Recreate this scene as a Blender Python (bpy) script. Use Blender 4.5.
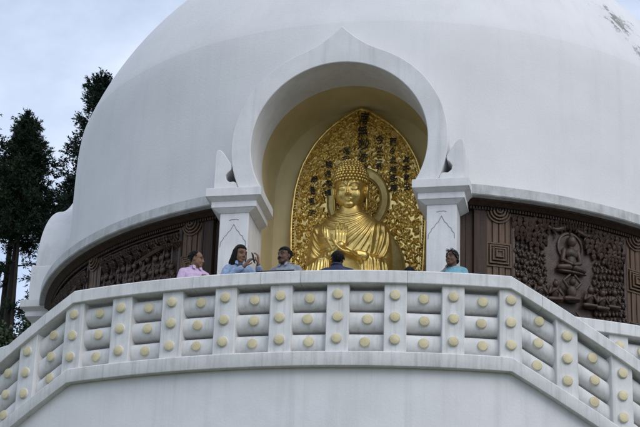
import bpy, math, random
import numpy as np
from mathutils import Vector, Matrix, noise as mnoise

random.seed(7); np.random.seed(7)
for o in list(bpy.data.objects): bpy.data.objects.remove(o)
scene = bpy.context.scene
COL = scene.collection
R_ = math.radians
PI = math.pi

# ------------------------------------------------------------------ camera
cam_d = bpy.data.cameras.new('camera'); cam = bpy.data.objects.new('camera', cam_d); COL.objects.link(cam)
cam_d.sensor_width = 36.0; cam_d.lens = 1889.35 / 640 * 36; cam_d.clip_start = 0.1; cam_d.clip_end = 5000
_f = Vector((-0.17866662, 0.90364542, 0.38923412)); _r = Vector((0.98309057, 0.18009372, 0.03315384)); _u = Vector((0.04013931, -0.38857588, 0.92054203))
cam.matrix_world = Matrix(((_r.x, _u.x, -_f.x, 4.88746929), (_r.y, _u.y, -_f.y, -32.4481797), (_r.z, _u.z, -_f.z, -7.7502), (0, 0, 0, 1)))
scene.camera = cam

# ------------------------------------------------------------------ sky, sun, exposure
SUN_EL, SUN_AZ = R_(42), R_(48)          # azimuth measured from -Y (the front) towards +X
world = bpy.data.worlds.new('World'); scene.world = world; world.use_nodes = True
nt = world.node_tree; nt.nodes.clear()
def N(tree, typ, **kw):
    n = tree.nodes.new(typ)
    for k, v in kw.items(): setattr(n, k, v)
    return n
sky = N(nt, 'ShaderNodeTexSky', sky_type='NISHITA', sun_disc=False)
sky.sun_elevation = SUN_EL; sky.sun_rotation = PI - SUN_AZ; sky.altitude = 2000; sky.air_density = 1.0; sky.dust_density = 2.0; sky.ozone_density = 1.0
tc = N(nt, 'ShaderNodeTexCoord'); mp = N(nt, 'ShaderNodeMapping'); mp.inputs['Scale'].default_value = (1.0, 1.0, 1.7)
ns = N(nt, 'ShaderNodeTexNoise'); ns.inputs['Scale'].default_value = 3.4; ns.inputs['Detail'].default_value = 7; ns.inputs['Roughness'].default_value = 0.52; ns.inputs['Distortion'].default_value = 0.25
rp = N(nt, 'ShaderNodeMapRange'); rp.inputs['From Min'].default_value = 0.46; rp.inputs['From Max'].default_value = 0.70
rp.inputs['To Min'].default_value = 0.33; rp.inputs['To Max'].default_value = 0.95
mx = N(nt, 'ShaderNodeMix', data_type='RGBA'); mx.inputs['B'].default_value = (6.5, 7.0, 7.9, 1)
bg = N(nt, 'ShaderNodeBackground'); bg.inputs['Strength'].default_value = 0.15
ow = N(nt, 'ShaderNodeOutputWorld'); L = nt.links.new
L(tc.outputs['Generated'], mp.inputs['Vector']); L(mp.outputs['Vector'], ns.inputs['Vector']); L(ns.outputs['Fac'], rp.inputs['Value'])
L(rp.outputs['Result'], mx.inputs['Factor']); L(sky.outputs['Color'], mx.inputs['A']); L(mx.outputs['Result'], bg.inputs['Color']); L(bg.outputs['Background'], ow.inputs['Surface'])

sd = bpy.data.lights.new('sun', 'SUN'); sd.energy = 1.0; sd.angle = R_(40); sd.color = (1.0, 0.95, 0.88)
sun = bpy.data.objects.new('sun', sd); COL.objects.link(sun)
_sd = Vector((math.sin(SUN_AZ) * math.cos(SUN_EL), -math.cos(SUN_AZ) * math.cos(SUN_EL), math.sin(SUN_EL)))
sun.rotation_euler = _sd.to_track_quat('Z', 'Y').to_euler(); sun.location = _sd * 60
vs = scene.view_settings; vs.view_transform = 'Standard'; vs.look = 'None'; vs.exposure = 0.28; vs.gamma = 1.0; vs.use_curve_mapping = False

# ------------------------------------------------------------------ materials
MATS = {}
def mat(name, c1, c2=None, rough=0.7, metal=0.0, scale=6.0, stretch=(1, 1, 1), bump=0.0, bscale=40.0, lo=0.35, hi=0.65, coords='world', spec=0.5, extra=None, detail=5):
    m = bpy.data.materials.new(name); m.use_nodes = True; t = m.node_tree; b = t.nodes['Principled BSDF']
    b.inputs['Roughness'].default_value = rough; b.inputs['Metallic'].default_value = metal; b.inputs['Specular IOR Level'].default_value = spec
    if coords == 'world': src = N(t, 'ShaderNodeNewGeometry').outputs['Position']
    else: src = N(t, 'ShaderNodeTexCoord').outputs['Object']
    colour = None
    if c2 is not None:
        mp = N(t, 'ShaderNodeMapping'); mp.inputs['Scale'].default_value = stretch; t.links.new(src, mp.inputs['Vector'])
        n = N(t, 'ShaderNodeTexNoise'); n.inputs['Scale'].default_value = scale; n.inputs['Detail'].default_value = detail; n.inputs['Roughness'].default_value = 0.6
        t.links.new(mp.outputs['Vector'], n.inputs['Vector'])
        r = N(t, 'ShaderNodeMapRange'); r.inputs['From Min'].default_value = lo; r.inputs['From Max'].default_value = hi; t.links.new(n.outputs['Fac'], r.inputs['Value'])
        x = N(t, 'ShaderNodeMix', data_type='RGBA'); x.inputs['A'].default_value = (*c1, 1); x.inputs['B'].default_value = (*c2, 1)
        t.links.new(r.outputs['Result'], x.inputs['Factor']); colour = x.outputs['Result']
    if extra:
        colour = extra(t, src, colour)
    if colour is not None: t.links.new(colour, b.inputs['Base Color'])
    else: b.inputs['Base Color'].default_value = (*c1, 1)
    if bump > 0:
        n2 = N(t, 'ShaderNodeTexNoise'); n2.inputs['Scale'].default_value = bscale; n2.inputs['Detail'].default_value = 4; t.links.new(src, n2.inputs['Vector'])
        bp = N(t, 'ShaderNodeBump'); bp.inputs['Strength'].default_value = bump; bp.inputs['Distance'].default_value = 0.02
        t.links.new(n2.outputs['Fac'], bp.inputs['Height']); t.links.new(bp.outputs['Normal'], b.inputs['Normal'])
    MATS[name] = m
    return m

def streaks(dark, scale=(9, 9, 0.5), lo=0.52, hi=0.8, amount=0.6, moss=None, blotch=None):
    """vertical rain streaks plus grime specks, in world space"""
    def f(t, src, col):
        mp = N(t, 'ShaderNodeMapping'); mp.inputs['Scale'].default_value = scale; t.links.new(src, mp.inputs['Vector'])
        n = N(t, 'ShaderNodeTexNoise'); n.inputs['Scale'].default_value = 1.0; n.inputs['Detail'].default_value = 6; n.inputs['Roughness'].default_value = 0.65
        t.links.new(mp.outputs['Vector'], n.inputs['Vector'])
        r = N(t, 'ShaderNodeMapRange'); r.inputs['From Min'].default_value = lo; r.inputs['From Max'].default_value = hi; r.inputs['To Max'].default_value = amount
        t.links.new(n.outputs['Fac'], r.inputs['Value'])
        x = N(t, 'ShaderNodeMix', data_type='RGBA'); x.inputs['B'].default_value = (*dark, 1); t.links.new(r.outputs['Result'], x.inputs['Factor']); t.links.new(col, x.inputs['A'])
        col = x.outputs['Result']
        # grime specks
        n3 = N(t, 'ShaderNodeTexNoise'); n3.inputs['Scale'].default_value = 7.0; n3.inputs['Detail'].default_value = 8; n3.inputs['Roughness'].default_value = 0.75; t.links.new(src, n3.inputs['Vector'])
        r3 = N(t, 'ShaderNodeMapRange'); r3.inputs['From Min'].default_value = 0.66; r3.inputs['From Max'].default_value = 0.76; r3.inputs['To Max'].default_value = 0.35; t.links.new(n3.outputs['Fac'], r3.inputs['Value'])
        x3 = N(t, 'ShaderNodeMix', data_type='RGBA'); x3.inputs['B'].default_value = (dark[0] * .7, dark[1] * .7, dark[2] * .68, 1); t.links.new(r3.outputs['Result'], x3.inputs['Factor']); t.links.new(col, x3.inputs['A'])
        col = x3.outputs['Result']
        for (c, rad, thr, mc, amt) in (moss or []):
            d = N(t, 'ShaderNodeVectorMath', operation='DISTANCE'); d.inputs[1].default_value = c; t.links.new(src, d.inputs[0])
            fr = N(t, 'ShaderNodeMapRange'); fr.inputs['From Min'].default_value = rad; fr.inputs['From Max'].default_value = 0.0; fr.inputs['To Max'].default_value = 0.32; t.links.new(d.outputs['Value'], fr.inputs['Value'])
            n4 = N(t, 'ShaderNodeTexNoise'); n4.inputs['Scale'].default_value = 6.5; n4.inputs['Detail'].default_value = 9; n4.inputs['Roughness'].default_value = 0.8; t.links.new(src, n4.inputs['Vector'])
            ad = N(t, 'ShaderNodeMath', operation='ADD'); t.links.new(fr.outputs['Result'], ad.inputs[0]); t.links.new(n4.outputs['Fac'], ad.inputs[1])
            g = N(t, 'ShaderNodeMapRange'); g.inputs['From Min'].default_value = thr; g.inputs['From Max'].default_value = thr + 0.07; g.inputs['To Max'].default_value = amt; t.links.new(ad.outputs['Value'], g.inputs['Value'])
            x4 = N(t, 'ShaderNodeMix', data_type='RGBA'); x4.inputs['B'].default_value = (*mc, 1); t.links.new(g.outputs['Result'], x4.inputs['Factor']); t.links.new(col, x4.inputs['A'])
            col = x4.outputs['Result']
        return col
    return f

mat('dome_white', (.71, .70, .695), (.64, .63, .63), rough=.75, scale=.9, bump=.16, bscale=26, lo=.3, hi=.7,
    extra=streaks((.38, .385, .40), (5, 5, .35), .50, .85, .18, moss=[((4.25, -3.6, 8.0), .95, .72, (.12, .12, .10), .8), ((3.0, -4.4, 8.3), 1.3, .80, (.14, .14, .13), .6), ((4.6, -3.6, 7.4), .6, .74, (.14, .14, .12), .7)]))
mat('white_plaster', (.71, .70, .695), (.63, .62, .615), rough=.72, scale=2.2, bump=.14, bscale=45, extra=streaks((.36, .365, .375), (8, 8, .6), .50, .85, .5))
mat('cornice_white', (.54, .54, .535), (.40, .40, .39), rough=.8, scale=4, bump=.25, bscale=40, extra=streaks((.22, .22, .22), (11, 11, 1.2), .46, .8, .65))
mat('rail_white', (.70, .69, .68), (.61, .60, .59), rough=.75, scale=5, bump=.12, bscale=60, extra=streaks((.25, .25, .24), (14, 14, .9), .48, .80, .55))
mat('wall_white', (.70, .69, .69), (.63, .62, .62), rough=.7, scale=1.5, bump=.12, bscale=30, extra=streaks((.38, .38, .38), (6, 6, .22), .5, .85, .42))
mat('disc_cream', (.72, .63, .40), (.56, .48, .29), rough=.6, scale=6, bump=.35, bscale=90)
mat('niche_yellow', (.77, .65, .38), (.67, .55, .30), rough=.55, scale=2.0, bump=.08)
mat('gold', (.80, .585, .205), (.52, .37, .12), rough=.39, metal=1.0, scale=7, bump=.10, bscale=30)
mat('gold_relief', (.92, .70, .28), (.62, .45, .16), rough=.29, metal=1.0, scale=14, bump=.12, bscale=60)
mat('gold_plain', (.60, .46, .19), (.42, .32, .12), rough=.5, metal=1.0, scale=5, bump=.12, bscale=40)
mat('bronze_dark', (.30, .22, .085), (.07, .05, .022), rough=.5, metal=1.0, scale=9, bump=.2)
mat('ink', (.012, .011, .010), (.03, .025, .02), rough=.6, scale=20)
def grain(t, src, col): return col
mat('wood', (.058, .031, .018), (.019, .010, .006), spec=.25, rough=.55, scale=5, stretch=(4, 4, .25), bump=.15, bscale=30, lo=.3, hi=.7)
mat('wood_light', (.150, .090, .052), (.045, .026, .015), spec=.25, rough=.5, scale=7, stretch=(6, 6, .22), bump=.15, bscale=30, lo=.3, hi=.7)
mat('wood_carving', (.080, .048, .034), (.025, .015, .011), spec=.35, rough=.42, scale=9, bump=.3, bscale=50, lo=.3, hi=.7)
mat('groove_shade', (.20, .20, .20), (.32, .32, .32), rough=.9, scale=9)  # grey colour stands for the shade inside an engraved line
mat('floor_stone', (.36, .35, .34), (.26, .255, .25), rough=.8, scale=3, bump=.2)
mat('grass_ground', (.05, .08, .03), (.10, .09, .05), rough=.95, scale=.6, bump=.4, bscale=8)
mat('bark', (.034, .025, .019), (.016, .012, .010), rough=.9, scale=5, stretch=(3, 3, .3), bump=.6, bscale=20, coords='object')
mat('needles', (.024, .042, .022), (.010, .020, .011), spec=.15, rough=.8, scale=.9, lo=.3, hi=.7, coords='object')
mat('needles_bluish', (.021, .038, .025), (.009, .018, .013), spec=.15, rough=.8, scale=.9, lo=.3, hi=.7, coords='object')
mat('bush_leaf', (.035, .065, .022), (.018, .036, .014), rough=.6, scale=1.5, coords='object')
mat('skin', (.21, .112, .070), (.165, .085, .053), spec=.3, rough=.6, scale=14, coords='object')
mat('skin_dark', (.125, .066, .043), (.096, .050, .033), spec=.3, rough=.6, scale=14, coords='object')
mat('hair_black', (.004, .0036, .0034), (.008, .007, .006), spec=.12, rough=.5, scale=60, stretch=(3, 3, .4), bump=.5, bscale=110, coords='object')
mat('eye_white', (.20, .165, .14), rough=.5, spec=.2)
mat('eye_dark', (.012, .009, .008), rough=.2)
mat('lip', (.105, .046, .036), rough=.45)
mat('cloth_pink', (.56, .42, .58), (.48, .35, .51), rough=.85, scale=30, bump=.3, bscale=60, coords='object')
mat('cloth_denim', (.16, .235, .38), (.28, .36, .49), rough=.85, scale=22, bump=.35, bscale=80, coords='object')
mat('cloth_grey', (.18, .20, .24), (.26, .28, .31), rough=.85, scale=26, bump=.35, bscale=70, coords='object')
mat('cloth_navy', (.018, .022, .055), (.028, .034, .075), rough=.85, scale=20, bump=.35, bscale=70, coords='object')
mat('cloth_turquoise', (.13, .31, .38), (.19, .38, .44), rough=.8, scale=24, bump=.3, bscale=70, coords='object')
mat('cloth_dark', (.03, .03, .035), (.05, .05, .055), rough=.85, scale=20, coords='object')
mat('cloth_rose', (.24, .10, .13), (.30, .16, .18), rough=.8, scale=24, coords='object')
mat('black_plastic', (.010, .010, .011), rough=.55, spec=.2)
mat('white_plastic', (.70, .68, .66), rough=.35)
mat('lens_brown', (.10, .07, .07), rough=.25)
mat('shoe_dark', (.02, .018, .016), rough=.4)

# ------------------------------------------------------------------ mesh helpers
def props(o, label=None, cat=None, group=None, kind=None):
    if label: o['label'] = label
    if cat: o['category'] = cat
    if group: o['group'] = group
    if kind: o['kind'] = kind
    return o
def link(o, parent=None):
    COL.objects.link(o)
    if parent is not None: o.parent = parent
    return o
def thing(name, label, cat, loc=(0, 0, 0), rz=0, group=None):
    o = bpy.data.objects.new(name, None); o.empty_display_size = .2; COL.objects.link(o); o.location = loc; o.rotation_euler = (0, 0, rz)
    return props(o, label, cat, group)
def inst(name, me, parent=None, loc=(0, 0, 0), rz=0):
    o = bpy.data.objects.new(name, me); link(o, parent); o.location = loc; o.rotation_euler = (0, 0, rz)
    return o

class MB:
    def __init__(s, fmap=None): s.v = []; s.f = []; s.mi = []; s.m = 0; s.fmap = fmap
    def add(s, vs_, fs, M=None):
        b = len(s.v)
        for p in vs_:
            p = Vector(p)
            if M is not None: p = M @ p
            s.v.append(tuple(p))
        for f in fs: s.f.append(tuple(i + b for i in f)); s.mi.append(s.m)
    def box(s, x0, x1, y0, y1, z0, z1, M=None):
        v = [(x, y, z) for z in (z0, z1) for y in (y0, y1) for x in (x0, x1)]
        s.add(v, [(0, 2, 3, 1), (4, 5, 7, 6), (0, 1, 5, 4), (2, 6, 7, 3), (0, 4, 6, 2), (1, 3, 7, 5)], M)
    def frustum(s, a, b, M=None):
        """two rectangles (x0,x1,y0,y1,z) lofted"""
        v = []
        for (x0, x1, y0, y1, z) in (a, b): v += [(x0, y0, z), (x1, y0, z), (x1, y1, z), (x0, y1, z)]
        s.add(v, [(3, 2, 1, 0), (4, 5, 6, 7), (0, 1, 5, 4), (1, 2, 6, 5), (2, 3, 7, 6), (3, 0, 4, 7)], M)
    def rings(s, rs, close=True, cap0=True, cap1=True, M=None):
        n = len(rs[0]); v = [p for r in rs for p in r]; f = []
        for i in range(len(rs) - 1):
            for j in range(n if close else n - 1):
                k = (j + 1) % n; f.append((i * n + j, i * n + k, (i + 1) * n + k, (i + 1) * n + j))
        if cap0: f.append(tuple(range(n - 1, -1, -1)))
        if cap1: f.append(tuple((len(rs) - 1) * n + j for j in range(n)))
        s.add(v, f, M)
    def ell(s, c, r, n=12, m=8, M=None):
        v = [(c[0], c[1], c[2] - r[2])]; f = []
        for i in range(1, m):
            a = -PI / 2 + PI * i / m
            for j in range(n):
                b = 2 * PI * j / n; v.append((c[0] + r[0] * math.cos(a) * math.cos(b), c[1] + r[1] * math.cos(a) * math.sin(b), c[2] + r[2] * math.sin(a)))
        v.append((c[0], c[1], c[2] + r[2])); T = len(v) - 1
        for j in range(n):
            k = (j + 1) % n; f.append((0, 1 + k, 1 + j)); f.append((T, T - n + j, T - n + k))
        for i in range(m - 2):
            for j in range(n):
                k = (j + 1) % n; f.append((1 + i * n + j, 1 + i * n + k, 1 + (i + 1) * n + k, 1 + (i + 1) * n + j))
        s.add(v, f, M)
    def tube(s, pts, rad, n=8, caps=True, M=None, flat=1.0):
        pts = [Vector(p) for p in pts]
        if not hasattr(rad, '__len__'): rad = [rad] * len(pts)
        rs = []; up = None
        for i, p in enumerate(pts):
            t = (pts[min(i + 1, len(pts) - 1)] - pts[max(i - 1, 0)])
            if t.length < 1e-9: t = Vector((0, 0, 1))
            t.normalize()
            if up is None:
                up = Vector((0, 0, 1)) if abs(t.z) < .9 else Vector((0, 1, 0))
            a = t.cross(up)
            if a.length < 1e-6: a = t.cross(Vector((1, 0, 0)))
            a.normalize(); b = a.cross(t).normalized(); up = b
            rs.append([p + (a * math.cos(2 * PI * j / n) + b * math.sin(2 * PI * j / n) * flat) * rad[i] for j in range(n)])
        s.rings(rs, True, caps, caps, M)
    def cap(s, p0, p1, r0, r1=None, n=12, M=None):
        """capsule with round ends"""
        r1 = r0 if r1 is None else r1
        p0, p1 = Vector(p0), Vector(p1); d = (p1 - p0)
        if d.length < 1e-6: d = Vector((0, 0, 1e-4))
        d.normalize(); pts = []; rr = []
        for k in range(5):
            a = PI / 2 * (k + .15) / 4.15 if k < 4 else PI / 2
            pts.append(p0 - d * r0 * math.cos(a)); rr.append(max(r0 * math.sin(a), 1e-4))
        for k in range(5):
            a = PI / 2 - (PI / 2 * (k) / 4.15)
            pts.append(p1 + d * r1 * math.cos(a)); rr.append(max(r1 * math.sin(a), 1e-4))
        s.tube(pts, rr, n, True, M)
    def prism(s, outl, y0, y1, M=None):
        n = len(outl); v = [(x, y0, z) for x, z in outl] + [(x, y1, z) for x, z in outl]
        f = [tuple(range(n)), tuple(range(2 * n - 1, n - 1, -1))] + [(j, n + j, n + (j + 1) % n, (j + 1) % n) for j in range(n)]
        s.add(v, f, M)
    def mesh(s, name, mats, smooth=True, angle=35):
        me = bpy.data.meshes.new(name)
        v = s.v if s.fmap is None else [s.fmap(*p) for p in s.v]
        me.from_pydata(v, [], s.f)
        for m in (mats if isinstance(mats, (list, tuple)) else [mats]): me.materials.append(MATS[m])
        if any(s.mi): me.polygons.foreach_set('material_index', s.mi)
        if smooth:
            me.polygons.foreach_set('use_smooth', [True] * len(me.polygons))
            me.set_sharp_from_angle(angle=R_(angle))
        me.update(); return me
    def build(s, name, mats, parent=None, smooth=True, angle=35, bevel=0.0):
        o = bpy.data.objects.new(name, s.mesh(name, mats, smooth, angle)); link(o, parent)
        if bevel: add_bevel(o, bevel)
        return o
def add_bevel(o, w, seg=2):
    b = o.modifiers.new('bevel', 'BEVEL'); b.width = w; b.segments = seg; b.limit_method = 'ANGLE'; b.angle_limit = R_(40); b.harden_normals = False
def recalc(me):
    import bmesh
    bm = bmesh.new(); bm.from_mesh(me); bmesh.ops.recalc_face_normals(bm, faces=bm.faces); bm.to_mesh(me); bm.free()

def blob(name, mb, mats, voxel, smooth=4, parent=None, disp=None):
    """union of overlapping closed shapes into one continuous surface"""
    me = mb.mesh('tmp', mats, False); recalc(me)
    o = bpy.data.objects.new('tmp', me); COL.objects.link(o)
    r = o.modifiers.new('r', 'REMESH'); r.mode = 'VOXEL'; r.voxel_size = voxel; r.use_smooth_shade = True
    if smooth:
        sm = o.modifiers.new('s', 'SMOOTH'); sm.iterations = smooth; sm.factor = .5
    dg = bpy.context.evaluated_depsgraph_get(); dg.update()
    res = bpy.data.meshes.new_from_object(o.evaluated_get(dg), depsgraph=dg); res.name = name
    bpy.data.objects.remove(o); bpy.data.meshes.remove(me)
    res.materials.clear()
    for m in (mats if isinstance(mats, (list, tuple)) else [mats]): res.materials.append(MATS[m])
    if disp:
        nv = len(res.vertices); co = np.empty(nv * 3, np.float32); no = np.empty(nv * 3, np.float32)
        res.vertices.foreach_get('co', co); res.vertices.foreach_get('normal', no); co = co.reshape(-1, 3); no = no.reshape(-1, 3)
        amp, sc = disp; w = np.array([mnoise.fractal(Vector(p) * sc, 1.0, 2.0, 3) for p in co.tolist()], np.float32)
        res.vertices.foreach_set('co', (co + no * (amp * w)[:, None]).ravel()); res.update()
    res.polygons.foreach_set('use_smooth', [True] * len(res.polygons))
    return link(bpy.data.objects.new(name, res), parent)

def tri_mesh(name, V, mats, parent=None):
    """V: (n,3,3) triangles"""
    n = len(V); me = bpy.data.meshes.new(name); me.vertices.add(n * 3); me.vertices.foreach_set('co', np.asarray(V, np.float32).ravel())
    me.loops.add(n * 3); me.loops.foreach_set('vertex_index', np.arange(n * 3, dtype=np.int32)); me.polygons.add(n)
    me.polygons.foreach_set('loop_start', np.arange(0, n * 3, 3, dtype=np.int32))
    me.update(calc_edges=True); me.materials.append(MATS[mats]); return link(bpy.data.objects.new(name, me), parent)

def cyl(a, z, r, cy=0.0):
    """a in degrees from the front (-Y) towards +X"""
    a = R_(a); return (r * math.sin(a), cy - r * math.cos(a), z)
def lin(a, b, n): return [a + (b - a) * i / (n - 1) for i in range(n)]
def interp(tab, x):
    if x <= tab[0][0]: return tab[0][1:]
    for p, q in zip(tab, tab[1:]):
        if x <= q[0]:
            t = (x - p[0]) / (q[0] - p[0]); t2 = t
            return tuple(u + (v - u) * t2 for u, v in zip(p[1:], q[1:]))
    return tab[-1][1:]
GROUND = -9.35

# ------------------------------------------------------------------ ground (reaches the horizon; hill rising behind)
xs = [-3000, -800, -200, -80, -40, -25, -15, -8, 0, 8, 15, 25, 40, 80, 200, 800, 3000]; ys = [-3000, -800, -200, -80, -50, -40, -30, -20, -10, 0, 8, 12, 16, 22, 30, 45, 80, 200, 800, 3000]
mb = MB(); vv = []
for y in ys:
    for x in xs: vv.append((x, y, GROUND + 2.5 * min(1, max(0, (y - 12) / 30)) + (0.25 * mnoise.noise(Vector((x * .05, y * .05, 0))) if abs(x) < 90 and abs(y) < 90 and (abs(x) > 12 or abs(y) > 12) else 0)))
nx = len(xs)
mb.add(vv, [(j * nx + i, j * nx + i + 1, (j + 1) * nx + i + 1, (j + 1) * nx + i) for j in range(len(ys) - 1) for i in range(nx - 1)])
props(mb.build('ground', 'grass_ground'), kind='structure')

# ------------------------------------------------------------------ pagoda
PAG = thing('pagoda', 'huge white domed pagoda with an arched golden statue niche and carved dark wood band', 'pagoda', (0, 0, 0))
ZR, RO, RI, YF = 4.63, 1.70, 1.387, 6.47
NICHES = (0, -90, 90, 180)
# dome surface with openings for the niches
prof = [(3.82, 6.06), (4.4, 6.075), (5, 6.09), (5.6, 6.095), (6.2, 6.09), (6.5, 6.085), (6.75, 6.07), (6.88, 6.053), (6.96, 6.04)]
zs = []; rows = []
z = 3.82
while z < 6.95: rows.append((interp(prof, z)[0], z)); z += .085
rows.append((6.04, 6.965))
SC, SS = 4.95, 6.368
a0 = math.asin((6.97 - SC) / SS)
for k in range(46):
    a = a0 + (PI / 2 - a0) * k / 45; rows.append((max(SS * math.cos(a), .02), SC + SS * math.sin(a)))
n = 400; mb = MB(); v = []; f = []
for (r, z) in rows:
    for j in range(n): v.append(cyl(360 * j / n, z, r))
for i in range(len(rows) - 1):
    for j in range(n):
        k = (j + 1) % n; z = (rows[i][1] + rows[i + 1][1]) / 2; ang = (360 * (j + .5) / n); hole = False
        for na in NICHES:
            d = (ang - na + 180) % 360 - 180
            if abs(d) < 30:
                x = 6.08 * math.sin(R_(d))
                if math.hypot(x, z - ZR) < 1.55 or (z < ZR and abs(x) < 1.55): hole = True
        if not hole: f.append((i * n + j, i * n + k, (i + 1) * n + k, (i + 1) * n + j))
mb.add(v, f); dome = mb.build('dome', 'dome_white', PAG, angle=40)

# cornice rings and wooden drum, quadrant by quadrant
def sweep(profile, angs, zoff=None, cy=0.0, mb=None):
    """profile: closed list of (r, z); swept along angles (degrees); zoff per angle"""
    mb = mb or MB()
    rs = [[cyl(a, z + (zoff[i] if zoff else 0), r, cy) for r, z in profile] for i, a in enumerate(angs)]
    mb.rings(rs, True, True, True); return mb
RW = 6.20
QUADS = ((16.6, 73.4), (-73.4, -16.6), (106.6, 163.4), (-163.4, -106.6))
for (q0, q1) in QUADS:
    A = lin(q0, q1, 60)
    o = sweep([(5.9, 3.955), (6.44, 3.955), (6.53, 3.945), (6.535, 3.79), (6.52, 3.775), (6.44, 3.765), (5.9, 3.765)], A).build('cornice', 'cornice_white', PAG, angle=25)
    recalc(o.data)
    o = sweep([(5.6, 3.90), (RW, 3.90), (RW, -.4), (5.6, -.4)], A).build('drum_wall', 'wood', PAG); recalc(o.data)
    # wooden crown moulding below the cornice: two fillets with a row of small dentils
    o = sweep([(6.0, 3.762), (6.43, 3.762), (6.435, 3.735), (6.38, 3.715), (6.36, 3.70), (6.33, 3.685), (6.0, 3.68)], A).build('crown_moulding', 'wood', PAG, angle=25); recalc(o.data)
    md = MB()
    a = q0 + .5
    while a < q1:
        for dd, (r0, r1, z0, z1) in ((0, (6.15, 6.315, 3.634, 3.678)),):
            p = [cyl(a + da, zz, rr) for zz in (z0, z1) for rr, da in ((r0, 0), (r1, 0), (r1, .24), (r0, .24))]
            md.add(p, [(3, 2, 1, 0), (4, 5, 6, 7), (0, 1, 5, 4), (1, 2, 6, 5), (2, 3, 7, 6), (3, 0, 4, 7)])
        a += .42
    o = md.build('dentil_course', 'wood', PAG, smooth=False); recalc(o.data); props(o, kind='stuff')

# arch frame plate
def arch_mesh():
    NN = 96; outer = []; inner = []
    bo = math.asin((ZR - 3.9) / RO); bi = math.asin((ZR - 3.9) / RI)
    for k in range(NN + 1):
        t = k / NN; ao = PI + bo - t * (PI + 2 * bo); ai = PI + bi - t * (PI + 2 * bi)
        x, z = RO * math.cos(ao), ZR + RO * math.sin(ao)
        w = .65
        if abs(x) < w and z > ZR: z += .33 * (1 - abs(x) / w) ** 2.1
        outer.append((x, z)); inner.append((RI * math.cos(ai), ZR + RI * math.sin(ai)))
    m = MB(); v = []; f = []; yb = -5.62
    for k in range(NN + 1):
        (xo, zo), (xi, zi) = outer[k], inner[k]
        v += [(xo, -YF, zo), (xi, -YF, zi), (xi, yb, zi), (xo, yb, zo)]
    for k in range(NN):
        a, b = 4 * k, 4 * k + 4
        for e in range(4): e2 = (e + 1) % 4; f.append((a + e, a + e2, b + e2, b + e))
    f.append((0, 3, 2, 1)); f.append((4 * NN, 4 * NN + 1, 4 * NN + 2, 4 * NN + 3))
    m.add(v, f); me = m.mesh('arch_frame', 'white_plaster', True, 40); recalc(me); return me
def horn_mesh(sg):
    pl = [(1.55, 3.9), (1.585, 4.02), (1.63, 4.045), (1.70, 4.04), (1.755, 4.085), (1.765, 4.155), (1.73, 4.205), (1.685, 4.245), (1.675, 4.30), (1.69, 4.345), (1.725, 4.40), (1.765, 4.46), (1.815, 4.54), (1.86, 4.585), (1.90, 4.60), (1.93, 4.58), (1.945, 4.50), (1.945, 3.9)]
    m = MB(); m.prism([(sg * x, z) for x, z in pl], -YF + .012, -5.60); me = m.mesh('scroll_bracket', 'white_plaster', True, 30); recalc(me); return me
ARCH = arch_mesh(); HORN = {s: horn_mesh(s) for s in (-1, 1)}
def shaft_mesh():
    m = MB(); m.box(-.228, .228, -6.40, -5.66, -.4, 3.56); me = m.mesh('shaft', 'white_plaster', False); return me
def capital_mesh():
    m = MB(); yb = -5.64
    m.frustum((-.24, .24, -6.41, yb, 3.53), (-.345, .345, -6.475, yb, 3.60)); m.frustum((-.355, .355, -6.485, yb, 3.60), (-.355, .355, -6.485, yb, 3.70))
    m.frustum((-.35, .35, -6.48, yb, 3.70), (-.43, .43, -6.56, yb, 3.757)); m.frustum((-.437, .437, -6.57, yb, 3.757), (-.437, .437, -6.57, yb, 3.898))
    return m.mesh('capital', 'white_plaster', False)
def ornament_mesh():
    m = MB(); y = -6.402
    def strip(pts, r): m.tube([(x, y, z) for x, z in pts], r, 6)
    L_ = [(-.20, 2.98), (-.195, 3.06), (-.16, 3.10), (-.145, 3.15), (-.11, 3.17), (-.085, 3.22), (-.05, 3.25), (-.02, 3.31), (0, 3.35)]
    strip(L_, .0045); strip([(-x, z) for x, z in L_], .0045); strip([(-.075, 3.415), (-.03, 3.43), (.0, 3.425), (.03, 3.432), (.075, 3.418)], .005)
    return m.mesh('carved_line_shade', 'groove_shade')  # thin strips on the flat shaft, shadow of the ogee engraving painted as grey
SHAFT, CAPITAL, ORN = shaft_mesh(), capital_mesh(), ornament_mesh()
def niche_mesh():
    m = MB(); rv, zc, y0, y1 = 1.45, 4.76, -5.63, -4.40; K = 48
    path = [(-rv, -.4)] + [(-rv, -.4 + (zc + .4) * i / 6) for i in range(1, 6)] + [(-rv * math.cos(PI * k / K), zc + rv * math.sin(PI * k / K)) for k in range(K + 1)] + [(rv, -.4 + (zc + .4) * i / 6) for i in range(5, 0, -1)] + [(rv, -.4)]
    v = []; f = []; Y = [y0, -5.3, -5.0, -4.7, -4.52, -4.44, y1]; sc = [1, 1, 1, 1, .995, .98, .95]
    for y, s_ in zip(Y, sc): v += [(x * s_, y, (z - 2) * (1 - (1 - s_) * .7) + 2) for x, z in path]
    n = len(path)
    for i in range(len(Y) - 1):
        for j in range(n - 1): f.append((i * n + j, i * n + j + 1, (i + 1) * n + j + 1, (i + 1) * n + j))
    f.append(tuple((len(Y) - 1) * n + j for j in range(n)))
    m.add(v, f); return m.mesh('niche_wall', 'niche_yellow', True, 30)
NICHE = niche_mesh()
def jamb_mesh(s):         # wall between column and dome that closes the niche's flank
    m = MB()
    if True:
        x0, x1 = sorted((s * 1.37, s * 1.80)); m.box(x0, x1, -5.72, -5.5, -.4, 3.9)
    return m.mesh('jamb', 'white_plaster', False)
JAMBL, JAMBR = jamb_mesh(-1), jamb_mesh(1)
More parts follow.
